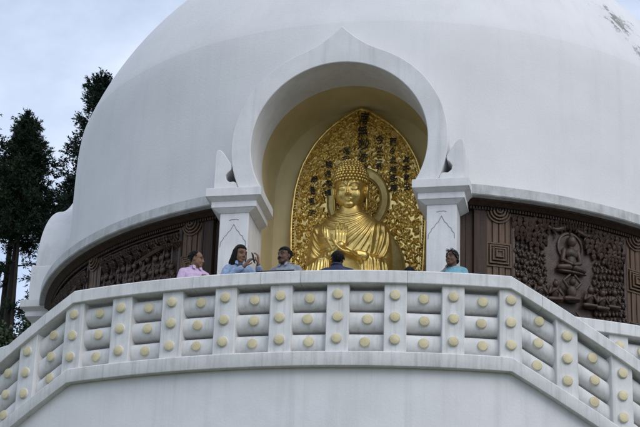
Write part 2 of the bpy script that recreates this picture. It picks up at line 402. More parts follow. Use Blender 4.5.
for na in NICHES[:3]:
    rz = R_(na)
    for nm, me in (('arch_frame', ARCH), ('niche_wall', NICHE), ('jamb', JAMBL), ('jamb', JAMBR)):
        o = inst(nm, me, PAG, rz=rz)
        if nm == 'arch_frame': add_bevel(o, .012)
    for s in (-1, 1): add_bevel(inst('scroll_bracket', HORN[s], PAG, rz=rz), .01)
    for s in (-1, 1):
        p = Matrix.Rotation(rz, 4, 'Z') @ Vector((s * 1.603, 0, 0))
        c = inst('column', SHAFT, PAG, loc=p, rz=rz); add_bevel(c, .012)
        k = inst('capital', CAPITAL, c); add_bevel(k, .008); inst('carved_line_shade', ORN, c)

# ------------------------------------------------------------------ carved wooden relief panels on the drum
def relief_map(a0):
    def f(s, d, z):
        a = a0 + math.degrees(s / RW); return cyl(a, z, RW + d)
    return f
def fig(m, s, z, h, lean=0.0, arms=True, d=.03):
    """small relief figure: bust with head and shoulders"""
    m.ell((s + lean * h, d + .045, z + h * .80), (h * .14, h * .15, h * .19), 8, 6)
    m.ell((s + lean * h, d + .03, z + h * .87), (h * .165, h * .15, h * .14), 8, 6)
    m.ell((s, d + .005, z + h * .30), (h * .25, h * .15, h * .34), 8, 6)
    m.ell((s + lean * h, d + .045, z + h * 1.02), (h * .075, h * .08, h * .06), 6, 5)
    if arms:
        m.tube([(s - h * .24, d + .02, z + h * .5), (s - h * .16, d + h * .16, z + h * .25), (s + lean * h, d + h * .2, z + h * .45)], [h * .075, h * .07, h * .05], 6)
        m.tube([(s + h * .24, d + .02, z + h * .5), (s + h * .16, d + h * .16, z + h * .25), (s + lean * h, d + h * .2, z + h * .45)], [h * .075, h * .07, h * .05], 6)
def leafy(m, s, z, size, rnd, d=.03):
    """hanging bunch of overlapping pointed leaves"""
    for row in range(4):
        n_ = (4, 4, 3, 1)[row]
        for q in range(n_):
            u = (q - (n_ - 1) / 2) * size * .27 + rnd.uniform(-.02, .02) * size; zz = z - row * size * .215 + rnd.uniform(-.03, .03) * size
            L_ = size * rnd.uniform(.33, .40); W = L_ * .34; an = u / size * .9 + rnd.uniform(-.2, .2)
            ca, sa = math.cos(an), math.sin(an); dd = d + .085 - row * .016 + rnd.uniform(0, .012)
            pts = [(0, L_ * .45), (W * .8, L_ * .25), (W, -L_ * .02), (0, -L_ * .58), (-W, -L_ * .02), (-W * .8, L_ * .25)]
            P = [(u + s + x * ca - zq * sa, dd - .012, zz + x * sa + zq * ca) for x, zq in pts]
            c = (u + s, dd + .022, zz + L_ * .05); k = len(P)
            m.add(P + [c] + [(p[0], dd - .06, p[2]) for p in P], [(i, (i + 1) % k, k) for i in range(k)] + [(i, k + 1 + i, k + 1 + (i + 1) % k, (i + 1) % k) for i in range(k)])
def scene_panel(a0, a1, rnd, variant):
    W = R_(a1 - a0) * RW; fm = relief_map(a0)
    P = MB(fm)                                             # plate with raised border
    ns_ = 26
    for (d0, s0, s1, z0, z1) in ((.012, 0, W, .9, 3.64),):
        for i in range(ns_):
            u0, u1 = s0 + (s1 - s0) * i / ns_, s0 + (s1 - s0) * (i + 1) / ns_
            P.add([(u0, d0, z0), (u1, d0, z0), (u1, d0, z1), (u0, d0, z1)], [(0, 1, 2, 3)])
    for (s0, s1, z0, z1) in ((0, .035, .9, 3.64), (W - .035, W, .9, 3.64)): P.box(s0, s1, -.02, .07, z0, z1)
    for i in range(ns_): P.box(W * i / ns_, W * (i + 1) / ns_, -.02, .065, 3.605, 3.64)
    panel = P.build('relief_panel', 'wood_carving', PAG, angle=30); recalc(panel.data)
    cx = W * .49
    if variant == 0:
        m = MB(fm)                                         # branches
        _t = m.tube
        def smooth_tube(p, r, n=8):
            for _ in range(2):
                q = [p[0]]; w = [r[0]]
                for a_, b_, c_, d_ in zip(p, p[1:], r, r[1:]):
                    q += [tuple(x + (y - x) * .25 for x, y in zip(a_, b_)), tuple(x + (y - x) * .75 for x, y in zip(a_, b_))]; w += [c_ + (d_ - c_) * .25, c_ + (d_ - c_) * .75]
                p, r = q + [p[-1]], w + [r[-1]]
            _t(p, r, n)
        m.tube = smooth_tube
        for sg in (-1, 1):
            m.tube([(cx + sg * .05, .03, 3.60), (cx + sg * .13, .07, 3.53), (cx + sg * .28, .07, 3.47), (cx + sg * .45, .07, 3.535), (cx + sg * .66, .06, 3.46), (cx + sg * .85, .05, 3.48)], [.035, .038, .032, .028, .022, .015], 7)
            m.tube([(cx + sg * .30, .06, 3.48), (cx + sg * .24, .06, 3.41), (cx + sg * .27, .05, 3.34)], [.022, .016, .01], 6)
            m.tube([(cx + sg * .45, .06, 3.53), (cx + sg * .52, .06, 3.42), (cx + sg * .6, .05, 3.35)], [.022, .016, .012], 6)
        o = m.build('carved_branch', 'wood_carving', panel); recalc(o.data)
        m = MB(fm)
        for (u, zz, sz) in ((-.84, 3.53, .34), (-.60, 3.55, .30), (-.38, 3.57, .26), (-.84, 3.33, .24), (-.60, 3.30, .34), (-.16, 3.59, .20), (.0, 3.60, .18), (.16, 3.59, .20), (.36, 3.57, .26), (.58, 3.55, .30), (.82, 3.53, .34), (.42, 3.36, .32), (.66, 3.34, .34), (.86, 3.29, .32), (.80, 3.14, .24)):
            leafy(m, cx + u * .97, zz + .02, sz, rnd)
        o = m.build('carved_leaves', 'wood_carving', panel, smooth=False); recalc(o.data); props(o, kind='stuff')
        # haloed seated figure in the middle
        m = MB(fm); zb = 2.80
        ring = [[(cx + (rr) * math.cos(t), dd, 3.24 + rr * 1.12 * math.sin(t)) for (rr, dd) in ((.225, .012), (.225, .05), (.195, .055), (.185, .03), (.0001, .028))] for t in lin(0, 2 * PI, 29)]
        m.rings(ring, False, False, False)
        o = m.build('carved_halo', 'wood_carving', panel, angle=25)
        m = MB(fm)
        m.ell((cx, .09, 3.325), (.072, .068, .092), 14, 12); m.ell((cx, .085, 3.41), (.038, .038, .025), 10, 6); m.cap((cx, .07, 3.2), (cx, .07, 3.28), .035)
        m.ell((cx, .06, 3.13), (.120, .075, .09), 12, 10); m.ell((cx, .055, 3.0), (.088, .07, .13), 12, 10)
        for sg in (-1, 1):
            m.cap((cx + sg * .12, .06, 3.17), (cx + sg * .155, .07, 3.0), .04, .036, 8); m.cap((cx + sg * .155, .07, 3.0), (cx + sg * .02, .12, 2.94), .034, .026, 8)
            m.cap((cx + sg * .05, .08, 2.90), (cx + sg * .21, .07, 2.88), .055, .045, 8)
        m.ell((cx, .06, 2.82), (.27, .06, .03), 14, 6)
        o = m.build('carved_seated_figure', 'wood_carving', panel, angle=60); recalc(o.data)
        # crowds
        for side, us in ((-1, (-.92, -.84, -.76, -.68, -.60, -.52, -.44)), (1, (.44, .52, .60, .68, .76, .84, .92))):
            m = MB(fm)
            for row in range(9):
                for q, u in enumerate(us):
                    top = 2.93 + (abs(u) - .42) * .16 - row * .118
                    fig(m, cx + u + rnd.uniform(-.015, .015) + (.05 if row % 2 else 0) * side * .7, top - .02 + rnd.uniform(-.02, .02), rnd.uniform(.155, .19), -side * rnd.uniform(0, .1), True, .012 + row * .006)
            o = m.build('carved_crowd', 'wood_carving', panel, angle=60); recalc(o.data); props(o, kind='stuff')
        # kneeling and dancing figures in front
        m = MB(fm)
        def big(u, z, h, raised=False):
            s = cx + u
            m.ell((s, .11, z + h * .72), (h * .12, h * .13, h * .15), 10, 8); m.ell((s, .07, z + h * .38), (h * .2, h * .15, h * .27), 10, 8); m.ell((s, .08, z + .06 * h), (h * .36, h * .16, h * .14), 10, 6)
            m.ell((s, .12, z + h * .86), (h * .07, h * .08, h * .06), 8, 5)
            for sg in (-1, 1):
                if raised:
                    m.cap((s + sg * h * .17, .09, z + h * .5), (s + sg * h * .36, .10, z + h * .72), h * .06, h * .05, 8); m.cap((s + sg * h * .36, .10, z + h * .72), (s + sg * h * .10, .11, z + h * .98), h * .05, h * .038, 8)
                else:
                    m.cap((s + sg * h * .19, .09, z + h * .52), (s + sg * h * .28, .12, z + h * .28), h * .06, h * .052, 8); m.cap((s + sg * h * .28, .12, z + h * .28), (s + sg * h * .03, .17, z + h * .42), h * .05, h * .035, 8)
            m.cap((s - h * .3, .13, z + h * .02), (s + h * .18, .15, z + h * .05), h * .085, h * .07, 8)
        big(-.01, 2.35, .42, True); big(.30, 2.30, .38); big(.52, 2.30, .37); big(.74, 2.36, .36); big(-.3, 2.3, .38); big(-.55, 2.28, .38); big(-.8, 2.3, .36)
        for u in (-.75, -.4, 0, .35, .7): big(u, 1.75, .42, u == 0)
        o = m.build('carved_kneeling_figures', 'wood_carving', panel, angle=60); recalc(o.data)
    else:
        m = MB(fm)                                         # procession under a pavilion roof and palms
        for u in np.linspace(.14, W - .14, 9):
            m.tube([(u, .04, 2.3), (u + rnd.uniform(-.03, .03), .06, 3.1), (u + rnd.uniform(-.06, .06), .05, 3.5)], [.02, .016, .012], 6)
            leafy(m, u, 3.52, .19, rnd); leafy(m, u + .08, 3.38, .14, rnd)
        m.tube([(W * .45, .06, 3.22), (W * .62, .08, 3.27), (W * .8, .08, 3.36), (W * .95, .06, 3.38)], [.02, .04, .04, .02], 6)
        o = m.build('carved_palms', 'wood_carving', panel, smooth=False); recalc(o.data); props(o, kind='stuff')
        m = MB(fm)
        for row in range(5):
            for q in range(12):
                u = .1 + (W - .2) * (q + .5 * (row % 2)) / 12; fig(m, u + rnd.uniform(-.02, .02), 2.98 - row * .22 + rnd.uniform(-.03, .03), rnd.uniform(.24, .3), rnd.uniform(-.06, .06), True, .015 + row * .006)
        o = m.build('carved_crowd', 'wood_carving', panel, angle=60); recalc(o.data); props(o, kind='stuff')
def pilaster(ac, w=.41):
    fm = relief_map(ac); m = MB(fm); zt = 3.64
    for (u, d) in ((-.15, .05), (-.05, .06), (.05, .06), (.15, .05)):      # four vertical staves
        m.box(u - .043, u + .043, -.02, d, .9, zt)
    m.box(-w / 2, w / 2, -.02, .03, .9, zt)
    p = m.build('pilaster', 'wood_light', PAG, angle=30); recalc(p.data); add_bevel(p, .006, 1)
    for zc in (2.93, 2.05, 1.3):                                           # nested square bosses
        m = MB(fm)
        for (h, d) in ((.195, .075), (.150, .095), (.105, .115), (.060, .135)):
            m.box(-h, h, .0, d - .02, zc - h, zc + h)
            for (x0, x1, z0, z1) in ((-h, h, h - .022, h), (-h, h, -h, -h + .022), (-h, -h + .022, -h + .022, h - .022), (h - .022, h, -h + .022, h - .022)):
                m.box(x0, x1, .0, d, zc + z0, zc + z1)
        o = m.build('square_boss', 'wood_light', p, angle=30); recalc(o.data)
    m = MB(fm)                                                             # half medallion hanging from the top
    for (r1, d) in ((.19, .08), (.145, .10), (.10, .12), (.05, .14)):
        rr = [[(r * math.cos(t), dd, zt + r * math.sin(t)) for r, dd in ((r1, .0), (r1, d), (max(r1 - .022, .001), d), (max(r1 - .03, .0005), d - .035), (.0004, d - .035))] for t in lin(PI, 2 * PI, 19)]
        m.rings(rr, False, False, False)
    o = m.build('half_medallion', 'wood_light', p, angle=30)
    for sg in (-1, 1):                                                     # narrow side fillets
        m = MB(fm); m.box(sg * w / 2 - .014, sg * w / 2 + .014, -.02, .07, .9, zt); o = m.build('fillet', 'wood', p); recalc(o.data)
rnd = random.Random(3)
for c in (22.6, 44.95, 67.3, -22.8, -45.2, -67.5): pilaster(c)
scene_panel(24.6, 42.95, rnd, 0); scene_panel(46.95, 65.3, rnd, 1)
scene_panel(-43.2, -24.8, rnd, 1); scene_panel(-65.5, -47.2, rnd, 1)
for s in (-1, 1):          # plain boards between the column and the first pilaster
    for k, (u, d) in enumerate(((-.235 * s, .012), (-.13 * s, .02), (.02 * s, .085))):
        m = MB(relief_map(s * 19.6)); m.box(u - (.05 if k < 2 else .085), u + (.05 if k < 2 else .085), -.02, d, .9, 3.66)
        o = m.build('plain_board', 'wood', PAG); recalc(o.data)

# ------------------------------------------------------------------ golden screen behind the statue
MAN = thing('mandorla', 'tall pointed golden screen of scrollwork inscribed with black characters behind the seated statue', 'screen', (0, -4.5, 0))
MW = [(1.7, .88), (2.3, .95), (3.3, 1.08), (4.0, 1.105), (4.3, 1.10), (4.7, 1.065), (5.0, 1.0), (5.2, .935), (5.5, .78), (5.73, .60), (5.9, .41), (6.03, .22), (6.10, .10), (6.14, .0)]
def mw(z): return interp(MW, z)[0]
zz_ = [1.7, 2.0, 2.3] + lin(2.6, 6.0, 30) + [6.03, 6.07, 6.10, 6.125, 6.14]
outl = [(-mw(z), z) for z in zz_] + [(mw(z), z) for z in reversed(zz_[:-1])]
m = MB(); m.prism(outl, -.02, .06); o = m.build('backing', 'bronze_dark', MAN, angle=30); recalc(o.data)
m = MB(); m.tube([(x, -.03, z) for x, z in outl], .03, 8); m.tube([(x * .925, -.03, 2 + (z - 2) * .975) for x, z in outl], .014, 6); m.build('rim', 'gold_relief', MAN, angle=60)
# plain halo discs
def disc(cx_, cz_, rx, rz_, y, name):
    m = MB(); rr = [[(cx_ + r * rx * math.cos(t), yy, cz_ + r * rz_ * math.sin(t)) for r, yy in ((1.0, -.01), (1.0, y), (.97, y - .012), (.93, y), (.76, y + .004), (.72, y - .012), (.69, y), (.69, -.01))] for t in lin(0, 2 * PI, 61)]
    m.rings(rr, False, False, False); return m.build(name, 'gold_plain', MAN, angle=25)
HALO = ((0, 4.46, .52, .60), (0, 3.20, .80, .90))
disc(*HALO[1], -.05, 'body_halo'); disc(*HALO[0], -.075, 'head_halo')
rnd = random.Random(11)
def in_halo(x, z, pad):
    for c in HALO:
        q = math.hypot((x - c[0]) / c[2], (z - c[1]) / c[3])
        if .69 - pad / c[2] < q < 1 + pad / c[2]: return True
    return ((x) / .80) ** 2 + ((z - 3.2) / .90) ** 2 < 1
CELL = .0085; GX, GZ = int(1.12 / CELL) + 1, int((6.14 - 2.25) / CELL) + 1
HF = np.zeros((GZ, GX), np.float32)
def stamp(x, z, r, h):
    """round-topped bump pressed into the half height field (mirrored later)"""
    i0, i1 = max(0, int((z - r - 2.25) / CELL)), min(GZ, int((z + r - 2.25) / CELL) + 2); j0, j1 = max(0, int((x - r) / CELL)), min(GX, int((x + r) / CELL) + 2)
    if i0 >= i1 or j0 >= j1: return
    zz = 2.25 + np.arange(i0, i1)[:, None] * CELL - z; xx = np.arange(j0, j1)[None, :] * CELL - x; q = 1 - (xx * xx + zz * zz) / (r * r)
    np.maximum(HF[i0:i1, j0:j1], h * np.sqrt(np.clip(q, 0, 1)), out=HF[i0:i1, j0:j1])
def stroke(pts, radii, h):
    for (x0, z0), (x1, z1), r0, r1 in zip(pts, pts[1:], radii, radii[1:]):
        n_ = max(1, int(math.hypot(x1 - x0, z1 - z0) / (max(r0, .006) * .45)))
        for k in range(n_): t = k / n_; stamp(x0 + (x1 - x0) * t, z0 + (z1 - z0) * t, max(.0055, r0 + (r1 - r0) * t), h)
def flame(x, z, an, L_, w, cv, h):
    """one curling acanthus lobe"""
    P = []; Rr = []
    for t in lin(0, 1, 8):
        P.append((x, z)); Rr.append(w * (math.sin(PI * (.18 + .82 * t)) ** .8) + .003); a = an + cv * t; x += L_ / 7 * math.cos(a); z += L_ / 7 * math.sin(a)
    stroke(P, Rr, h)
cent = []
for tr in range(9000):
    r = rnd.uniform(.13, .20) if tr < 2500 else (rnd.uniform(.08, .13) if tr < 6000 else rnd.uniform(.045, .08))
    z = rnd.uniform(2.3, 6.0); x = rnd.uniform(0.0, 1.1)
    if x + r * .85 > mw(z) * .93 or x < r * .8 or in_halo(x, z, r * .8): continue
    if all(math.hypot(x - a, z - b) > (r + c) * .90 for a, b, c, _ in cent): cent.append((x, z, r, rnd.choice((-1, 1))))
for (x, z, r, hd) in cent:
    ph = rnd.uniform(0, 2 * PI); K = 26; pts = []; rad = []; turns = 1.25
    for k in range(K):
        t = k / (K - 1); rr = r * (.95 - .80 * t); a = ph + hd * 2 * PI * turns * t; pts.append((x + rr * math.cos(a), z + rr * math.sin(a))); rad.append(.010 + r * (.05 + .05 * t))
    stroke(pts, rad, .042); stamp(pts[-1][0], pts[-1][1], r * .19, .060)
    nl = max(5, int(r * 62))
    for k in range(nl):                                    # lobes leave the vine on its outer side, all curling one way
        t = k / nl; a = ph + hd * 2 * PI * t * .98; rr = r * (.95 - .80 * t / turns)
        flame(x + rr * math.cos(a), z + rr * math.sin(a), a + hd * .9, r * rnd.uniform(.48, .68), r * .105 + .004, -hd * 1.7, .054)
        if r > .1 and k % 2: flame(x + rr * .9 * math.cos(a), z + rr * .9 * math.sin(a), a + PI + hd * -.7, r * .30, r * .07 + .003, hd * 1.4, .040)
for k in range(700):                                      # small lobes fill what is left
    x = rnd.uniform(.0, 1.06); z = rnd.uniform(2.3, 6.0)
    if x > mw(z) * .92 or in_halo(x, z, .0) or HF[min(GZ - 1, int((z - 2.25) / CELL)), min(GX - 1, int(x / CELL))] > .004: continue
    an = math.atan2(z - 3.4, x) + rnd.uniform(-.6, .6); flame(x, z, an, rnd.uniform(.05, .11), rnd.uniform(.010, .016), rnd.uniform(-1.5, 1.5), .032)
mm = MB(); idx = {}; vv = []; ff = []
def hv(jx, iz):
    key = (jx, iz)
    if key not in idx:
        idx[key] = len(vv); h = float(HF[iz, abs(jx)]); vv.append((jx * CELL, -.022 - h, 2.25 + iz * CELL))
    return idx[key]
for iz in range(GZ - 1):
    wz = mw(2.25 + (iz + .5) * CELL) * .965
    for jx in range(-GX + 1, GX - 1):
        if abs(jx + .5) * CELL < wz: ff.append((hv(jx, iz), hv(jx + 1, iz), hv(jx + 1, iz + 1), hv(jx, iz + 1)))
mm.v = vv; mm.f = ff; mm.mi = [0] * len(ff)
sc_ = mm.build('scrollwork', 'gold_relief', MAN, angle=80); props(sc_, kind='stuff')
m = MB()
for k in range(74):                                        # beads along the rim
    z = 2.3 + 3.7 * k / 73
    for mir in (-1, 1): m.ell((mir * mw(z) * .968, -.035, z), (.017, .017, .019), 6, 5)
props(m.build('rim_beads', 'gold_relief', MAN, angle=70), kind='stuff')
# black brushed characters
def chars(txt, x, z, size, step, dx=0.0, jit=.06):
    for i, ch in enumerate(txt):
        cu = bpy.data.curves.new('ch', 'FONT'); cu.body = ch; cu.size = size; cu.extrude = .012; cu.offset = 0.0; cu.align_x = 'CENTER'; cu.align_y = 'CENTER'; cu.resolution_u = 3
        t = bpy.data.objects.new('ch', cu); COL.objects.link(t); dg = bpy.context.evaluated_depsgraph_get()
        me = bpy.data.meshes.new_from_object(t.evaluated_get(dg)); bpy.data.objects.remove(t)
        me.name = 'inscription_character'; me.materials.clear(); me.materials.append(MATS['ink'])
        o = inst('inscription_character', me, MAN, loc=(x + dx * i + rnd.uniform(-1, 1) * size * jit, -.086, z - step * i))
        o.rotation_euler = (PI / 2, rnd.uniform(-.2, .2), 0); o.scale = (rnd.uniform(.65, 1.1), rnd.uniform(.85, 1.2), 1)
chars('南無妙法蓮華経', .06, 5.92, .205, .235)
chars('今此三界', .335, 5.52, .145, .165); chars('而今此処多諸', .555, 5.47, .145, .165, .006); chars('其中衆生', .78, 5.14, .13, .16, .008)
chars('唯我一人', -.22, 5.34, .14, .165); chars('能為救護', -.50, 5.12, .13, .17); chars('悉是吾子', -.74, 4.86, .125, .2, -.01)

# ------------------------------------------------------------------ golden seated statue
BUD = thing('seated_statue', 'golden seated statue with beaded hair and both hands raised before its chest', 'statue', (0, -5.2, 0))
TOR = [(2.45, .50, .36, .02), (2.75, .49, .33, 0), (3.0, .47, .31, 0), (3.25, .50, .325, -.01), (3.45, .57, .335, -.01), (3.6, .60, .32, 0), (3.71, .585, .285, .01), (3.80, .50, .25, .01), (3.88, .38, .22, 0), (3.95, .27, .19, -.01), (4.02, .20, .17, -.02), (4.08, .17, .155, -.02)]
def tor(z): return interp(TOR, z)
def front(x, z, off=0):
    hw, hd, cy = tor(z); t = min(abs(x) / hw, .985); return cy - hd * (1 - t ** 2.3) ** .5 - off
m = MB(); rs = []
for z in lin(2.45, 4.08, 44):
    hw, hd, cy = tor(z); ring = []
    for j in range(36):
        a = 2 * PI * j / 36; c, s = math.cos(a), math.sin(a); ring.append((hw * math.copysign(abs(c) ** .87, c), cy + hd * math.copysign(abs(s) ** .9, s), z))
    rs.append(ring)
m.rings(rs)
for s in (-1, 1):
    m.ell((s * .50, .0, 3.61), (.175, .185, .165), 16, 12)
    m.cap((s * .545, .02, 3.58), (s * .605, -.04, 3.02), .158, .15, 16)
m.cap((-.60, -.05, 3.0), (-.20, -.38, 3.12), .145, .085, 14); m.cap((.60, -.05, 3.0), (.26, -.40, 3.06), .145, .09, 14)
for s in (-1, 1):                                          # hanging sleeves
    for k, (x, y, zt, zb, r) in enumerate(((.60, -.12, 3.0, 2.5, .13), (.52, -.22, 3.0, 2.5, .11), (.42, -.30, 3.02, 2.52, .095), (.33, -.34, 3.03, 2.56, .07))):
        m.cap((s * x, y, zt), (s * (x + .03), y - .02, zb), r, r * 1.15, 12)
    m.cap((s * .35, -.2, 2.5), (s * .88, -.35, 2.42), .22, .17, 14); m.cap((s * .88, -.35, 2.42), (s * -.1, -.62, 2.34), .16, .12, 14)
m.ell((0, -.1, 2.42), (.6, .5, .2), 20, 12)
m.ell((0, .0, 4.02), (.175, .16, .10), 16, 10)
for s in (-1, 1): m.ell((s * .40, .0, 3.66), (.22, .19, .15), 16, 12)
base = blob('tmp_base', m, 'gold', .016, 16)
bv = base.data; bv_v = [tuple(v.co) for v in bv.vertices]; bv_f = [tuple(p.vertices) for p in bv.polygons]
bpy.data.objects.remove(base)
from mathutils.bvhtree import BVHTree
BT = BVHTree.FromPolygons([Vector(v) for v in bv_v], bv_f)
m = MB(); m.add(bv_v, bv_f)
def fold(pts, r, out=.30, taper=True):
    """cloth ridge along a path given in front view, laid on the surface"""
    P = []
    for i in range(len(pts) - 1):
        for t in lin(0, 1, 9)[:-1]: P.append((pts[i][0] + (pts[i + 1][0] - pts[i][0]) * t, pts[i][1] + (pts[i + 1][1] - pts[i][1]) * t))
    P.append(pts[-1])
    for _ in range(8): P = [P[0]] + [((a[0] + 2 * b[0] + c[0]) / 4, (a[1] + 2 * b[1] + c[1]) / 4) for a, b, c in zip(P, P[1:], P[2:])] + [P[-1]]
    Q = []
    for x, z in P:
        h = BT.ray_cast(Vector((x, -3, z)), Vector((0, 1, 0)))
        if h[0] is not None: Q.append(h[0] + h[1] * r * out)
    if len(Q) > 4:
        n = len(Q) - 1; m.tube(Q, [r * (.35 + .65 * math.sin(PI * (i + .4) / (n + .8)) ** .6) if taper else r for i in range(n + 1)], 8)
ends = [(-.16, 3.66), (-.14, 3.55), (-.11, 3.45), (-.05, 3.36), (.03, 3.29), (.12, 3.23), (.21, 3.18), (.30, 3.14)]
for k, (ex, ez) in enumerate(ends):                        # fan of folds from the figure's left shoulder
    sx, sz = .27 + .030 * k, 3.845 - .022 * k
    fold([(sx, sz), (sx * .72 + ex * .28 + .005, sz * .68 + ez * .32 - .035), (sx * .36 + ex * .64, sz * .34 + ez * .66 - .03), (ex, ez)], .0150)
for pts in ([(-.24, 3.93), (-.13, 3.85), (.0, 3.82), (.14, 3.85), (.25, 3.92)], [(-.33, 3.88), (-.19, 3.78), (.0, 3.745), (.16, 3.79), (.29, 3.87)], [(-.40, 3.83), (-.28, 3.71), (-.10, 3.675), (.08, 3.72), (.24, 3.81)], [(-.44, 3.77), (-.36, 3.63), (-.24, 3.58), (-.1, 3.6)]): fold(pts, .020)
for k in range(5): fold([(-.60 - .012 * k, 3.72 - .125 * k), (-.545, 3.56 - .12 * k), (-.44, 3.46 - .105 * k), (-.30, 3.43 - .09 * k)], .021)
for k in range(3): fold([(-.46 + .05 * k, 3.70 - .04 * k), (-.42 + .05 * k, 3.52 - .07 * k), (-.33 + .05 * k, 3.42 - .09 * k), (-.24 + .03 * k, 3.39 - .09 * k)], .017)
for pts in ([(.46, 3.74), (.43, 3.52), (.40, 3.28), (.38, 3.16)], [(.53, 3.72), (.52, 3.5), (.475, 3.28), (.43, 3.14)], [(.60, 3.68), (.615, 3.48), (.57, 3.27), (.49, 3.12)], [(.66, 3.58), (.68, 3.38), (.65, 3.2), (.57, 3.08)]): fold(pts, .022)
for s in (-1, 1):                                          # hanging sleeves
    for k in range(8): fold([(s * (.28 + .055 * k), 3.08 - .012 * k), (s * (.29 + .058 * k), 2.85), (s * (.30 + .062 * k), 2.56)], .019)
    for k in range(4): fold([(s * (.30 + .07 * k), 3.20 - .015 * k), (s * (.27 + .07 * k), 3.10), (s * (.29 + .07 * k), 3.0)], .013)
for zc in (4.02, 4.06): m.tube([(.180 * math.cos(a), -.03 + .168 * math.sin(a), zc - .01 * math.sin(a)) for a in lin(0, 2 * PI, 25)], .016, 6)
blob('robed_body', m, 'gold', .0095, 3, BUD).scale = (.93, 1, 1)
# hands
def hand(m, w, d, nrm, side, L_, curl=.3, spread=.10, thumb=.6, nseg=3):
    """wrist w, finger direction d, palm normal nrm (palm side), side=+1 thumb towards d x nrm"""
    d = Vector(d).normalized(); nrm = Vector(nrm); nrm = (nrm - d * nrm.dot(d)).normalized(); lat = d.cross(nrm).normalized() * side; w = Vector(w)
    pl = L_ * .52; pw = L_ * .23
    for u in (-.72, -.25, .25, .72): m.cap(w + lat * pw * u * .7, w + d * pl + lat * pw * u, L_ * .085, L_ * .075, 8)
    for u, ln in ((.75, .43), (.26, .49), (-.24, .46), (-.72, .36)):
        p = w + d * pl + lat * pw * u; a = 0; dirv = (d + lat * spread * u).normalized(); r = L_ * .056
        for k in range(nseg):
            a += curl * (.6 if k == 0 else 1); dv = dirv * math.cos(a) + nrm * math.sin(a); q = p + dv * L_ * ln / nseg * (1.12 - .12 * k); m.cap(p, q, r, r * .92, 8); p = q; r *= .92
    p = w + d * pl * .25 + lat * pw * .75; v1 = (d * .75 + lat * thumb + nrm * .35).normalized(); q = p + v1 * L_ * .26; m.cap(p, q, L_ * .075, L_ * .06, 8)
    v2 = (d + lat * thumb * .2 + nrm * .3).normalized(); m.cap(q, q + v2 * L_ * .2, L_ * .058, L_ * .048, 8)
m = MB(); hand(m, (-.16, -.42, 3.20), (.05, -.06, 1), (.15, -1, -.05), -1, .42, .12, .16); m.cap((-.24, -.36, 3.11), (-.15, -.43, 3.24), .08, .07)
blob('right_hand', m, 'gold', .008, 2, BUD).location = (.085, -.01, .0)
m = MB(); hand(m, (.24, -.43, 3.07), (-1, -.12, .28), (.0, -.35, 1), -1, .42, .22, .10); m.cap((.30, -.40, 3.06), (.2, -.44, 3.09), .085, .072)
blob('left_hand', m, 'gold', .008, 2, BUD)
# head (local origin between the ears), tilted a little forward
HM = Matrix.Translation((0, -.07, 4.295)) @ Matrix.Rotation(R_(9), 4, 'X') @ Matrix.Diagonal((.99, 1.0, 1.03, 1))
m = MB()
m.ell((0, .04, .11), (.262, .285, .29), 28, 20, HM); m.ell((0, -.045, -.055), (.235, .205, .245), 28, 20, HM); m.ell((0, -.14, -.225), (.10, .085, .07), 16, 12, HM)
for s in (-1, 1):
    m.ell((s * .115, -.13, -.075), (.105, .10, .12), 16, 12, HM)
    m.tube([HM @ Vector(p) for p in ((s * .020, -.250, .060), (s * .060, -.255, .098), (s * .12, -.238, .108), (s * .18, -.185, .078))], [.008, .011, .011, .006], 8)   # brow
    m.ell((s * .100, -.203, .020), (.068, .040, .034), 16, 10, HM)          # lowered eyelid
    m.tube([HM @ Vector(p) for p in ((s * .045, -.238, .004), (s * .08, -.252, -.008), (s * .12, -.244, -.008), (s * .165, -.205, .006))], [.006, .009, .009, .005], 6)
    # long ears
    m.ell((s * .262, .01, -.02), (.03, .06, .115), 12, 10, HM); m.ell((s * .262, -.005, -.20), (.024, .038, .11), 12, 10, HM)
    m.tube([HM @ Vector((s * (.275 + .01 * math.sin(a)), .005 + .052 * math.cos(a), .0 + .10 * math.sin(a))) for a in lin(-1.2, 4.0, 12)], .016, 6)
m.tube([HM @ Vector(p) for p in ((0, -.235, .09), (0, -.262, .03), (0, -.280, -.035), (0, -.298, -.080))], [.015, .018, .024, .030], 10)
for s in (-1, 1): m.ell((s * .032, -.256, -.084), (.021, .026, .018), 10, 8, HM)
m.tube([HM @ Vector(p) for p in ((-.068, -.218, -.150), (-.033, -.238, -.149), (0, -.241, -.154), (.033, -.238, -.149), (.068, -.218, -.150))], [.005, .012, .013, .012, .005], 8)
m.tube([HM @ Vector(p) for p in ((-.052, -.214, -.168), (-.023, -.232, -.176), (0, -.235, -.178), (.023, -.232, -.176), (.052, -.214, -.168))], [.005, .013, .015, .013, .005], 8)
m.ell((0, -.262, .115), (.015, .012, .015), 10, 8, HM)
m.cap((0, .02, 3.90), (0, -.05, 4.12), .165, .16, 16)
head = blob('head', m, 'gold', .007, 2, BUD)
m = MB()
def curl_ring(z, rx, ry, cy, nb, r, ph):
    for k in range(nb):
        a = 2 * PI * (k + ph) / nb; p = (rx * math.cos(a), cy + ry * math.sin(a), z)
        m.ell(p, (r, r, r * .95), 8, 6, HM)
cap_ = [(.165, .266, .294, .035, 30), (.215, .270, .294, .04, 30), (.262, .268, .288, .045, 30), (.308, .256, .274, .045, 29), (.350, .232, .246, .05, 26)]
for i, (z, rx, ry, cy, nb) in enumerate(cap_): curl_ring(z, rx, ry, cy, nb, .029, .5 * (i % 2))
for i, (z, r, nb) in enumerate(((.388, .205, 24), (.428, .192, 22), (.468, .168, 19), (.502, .125, 14), (.525, .07, 8))): curl_ring(z, r, r * 1.05, .055, nb, .028, .5 * (i % 2))
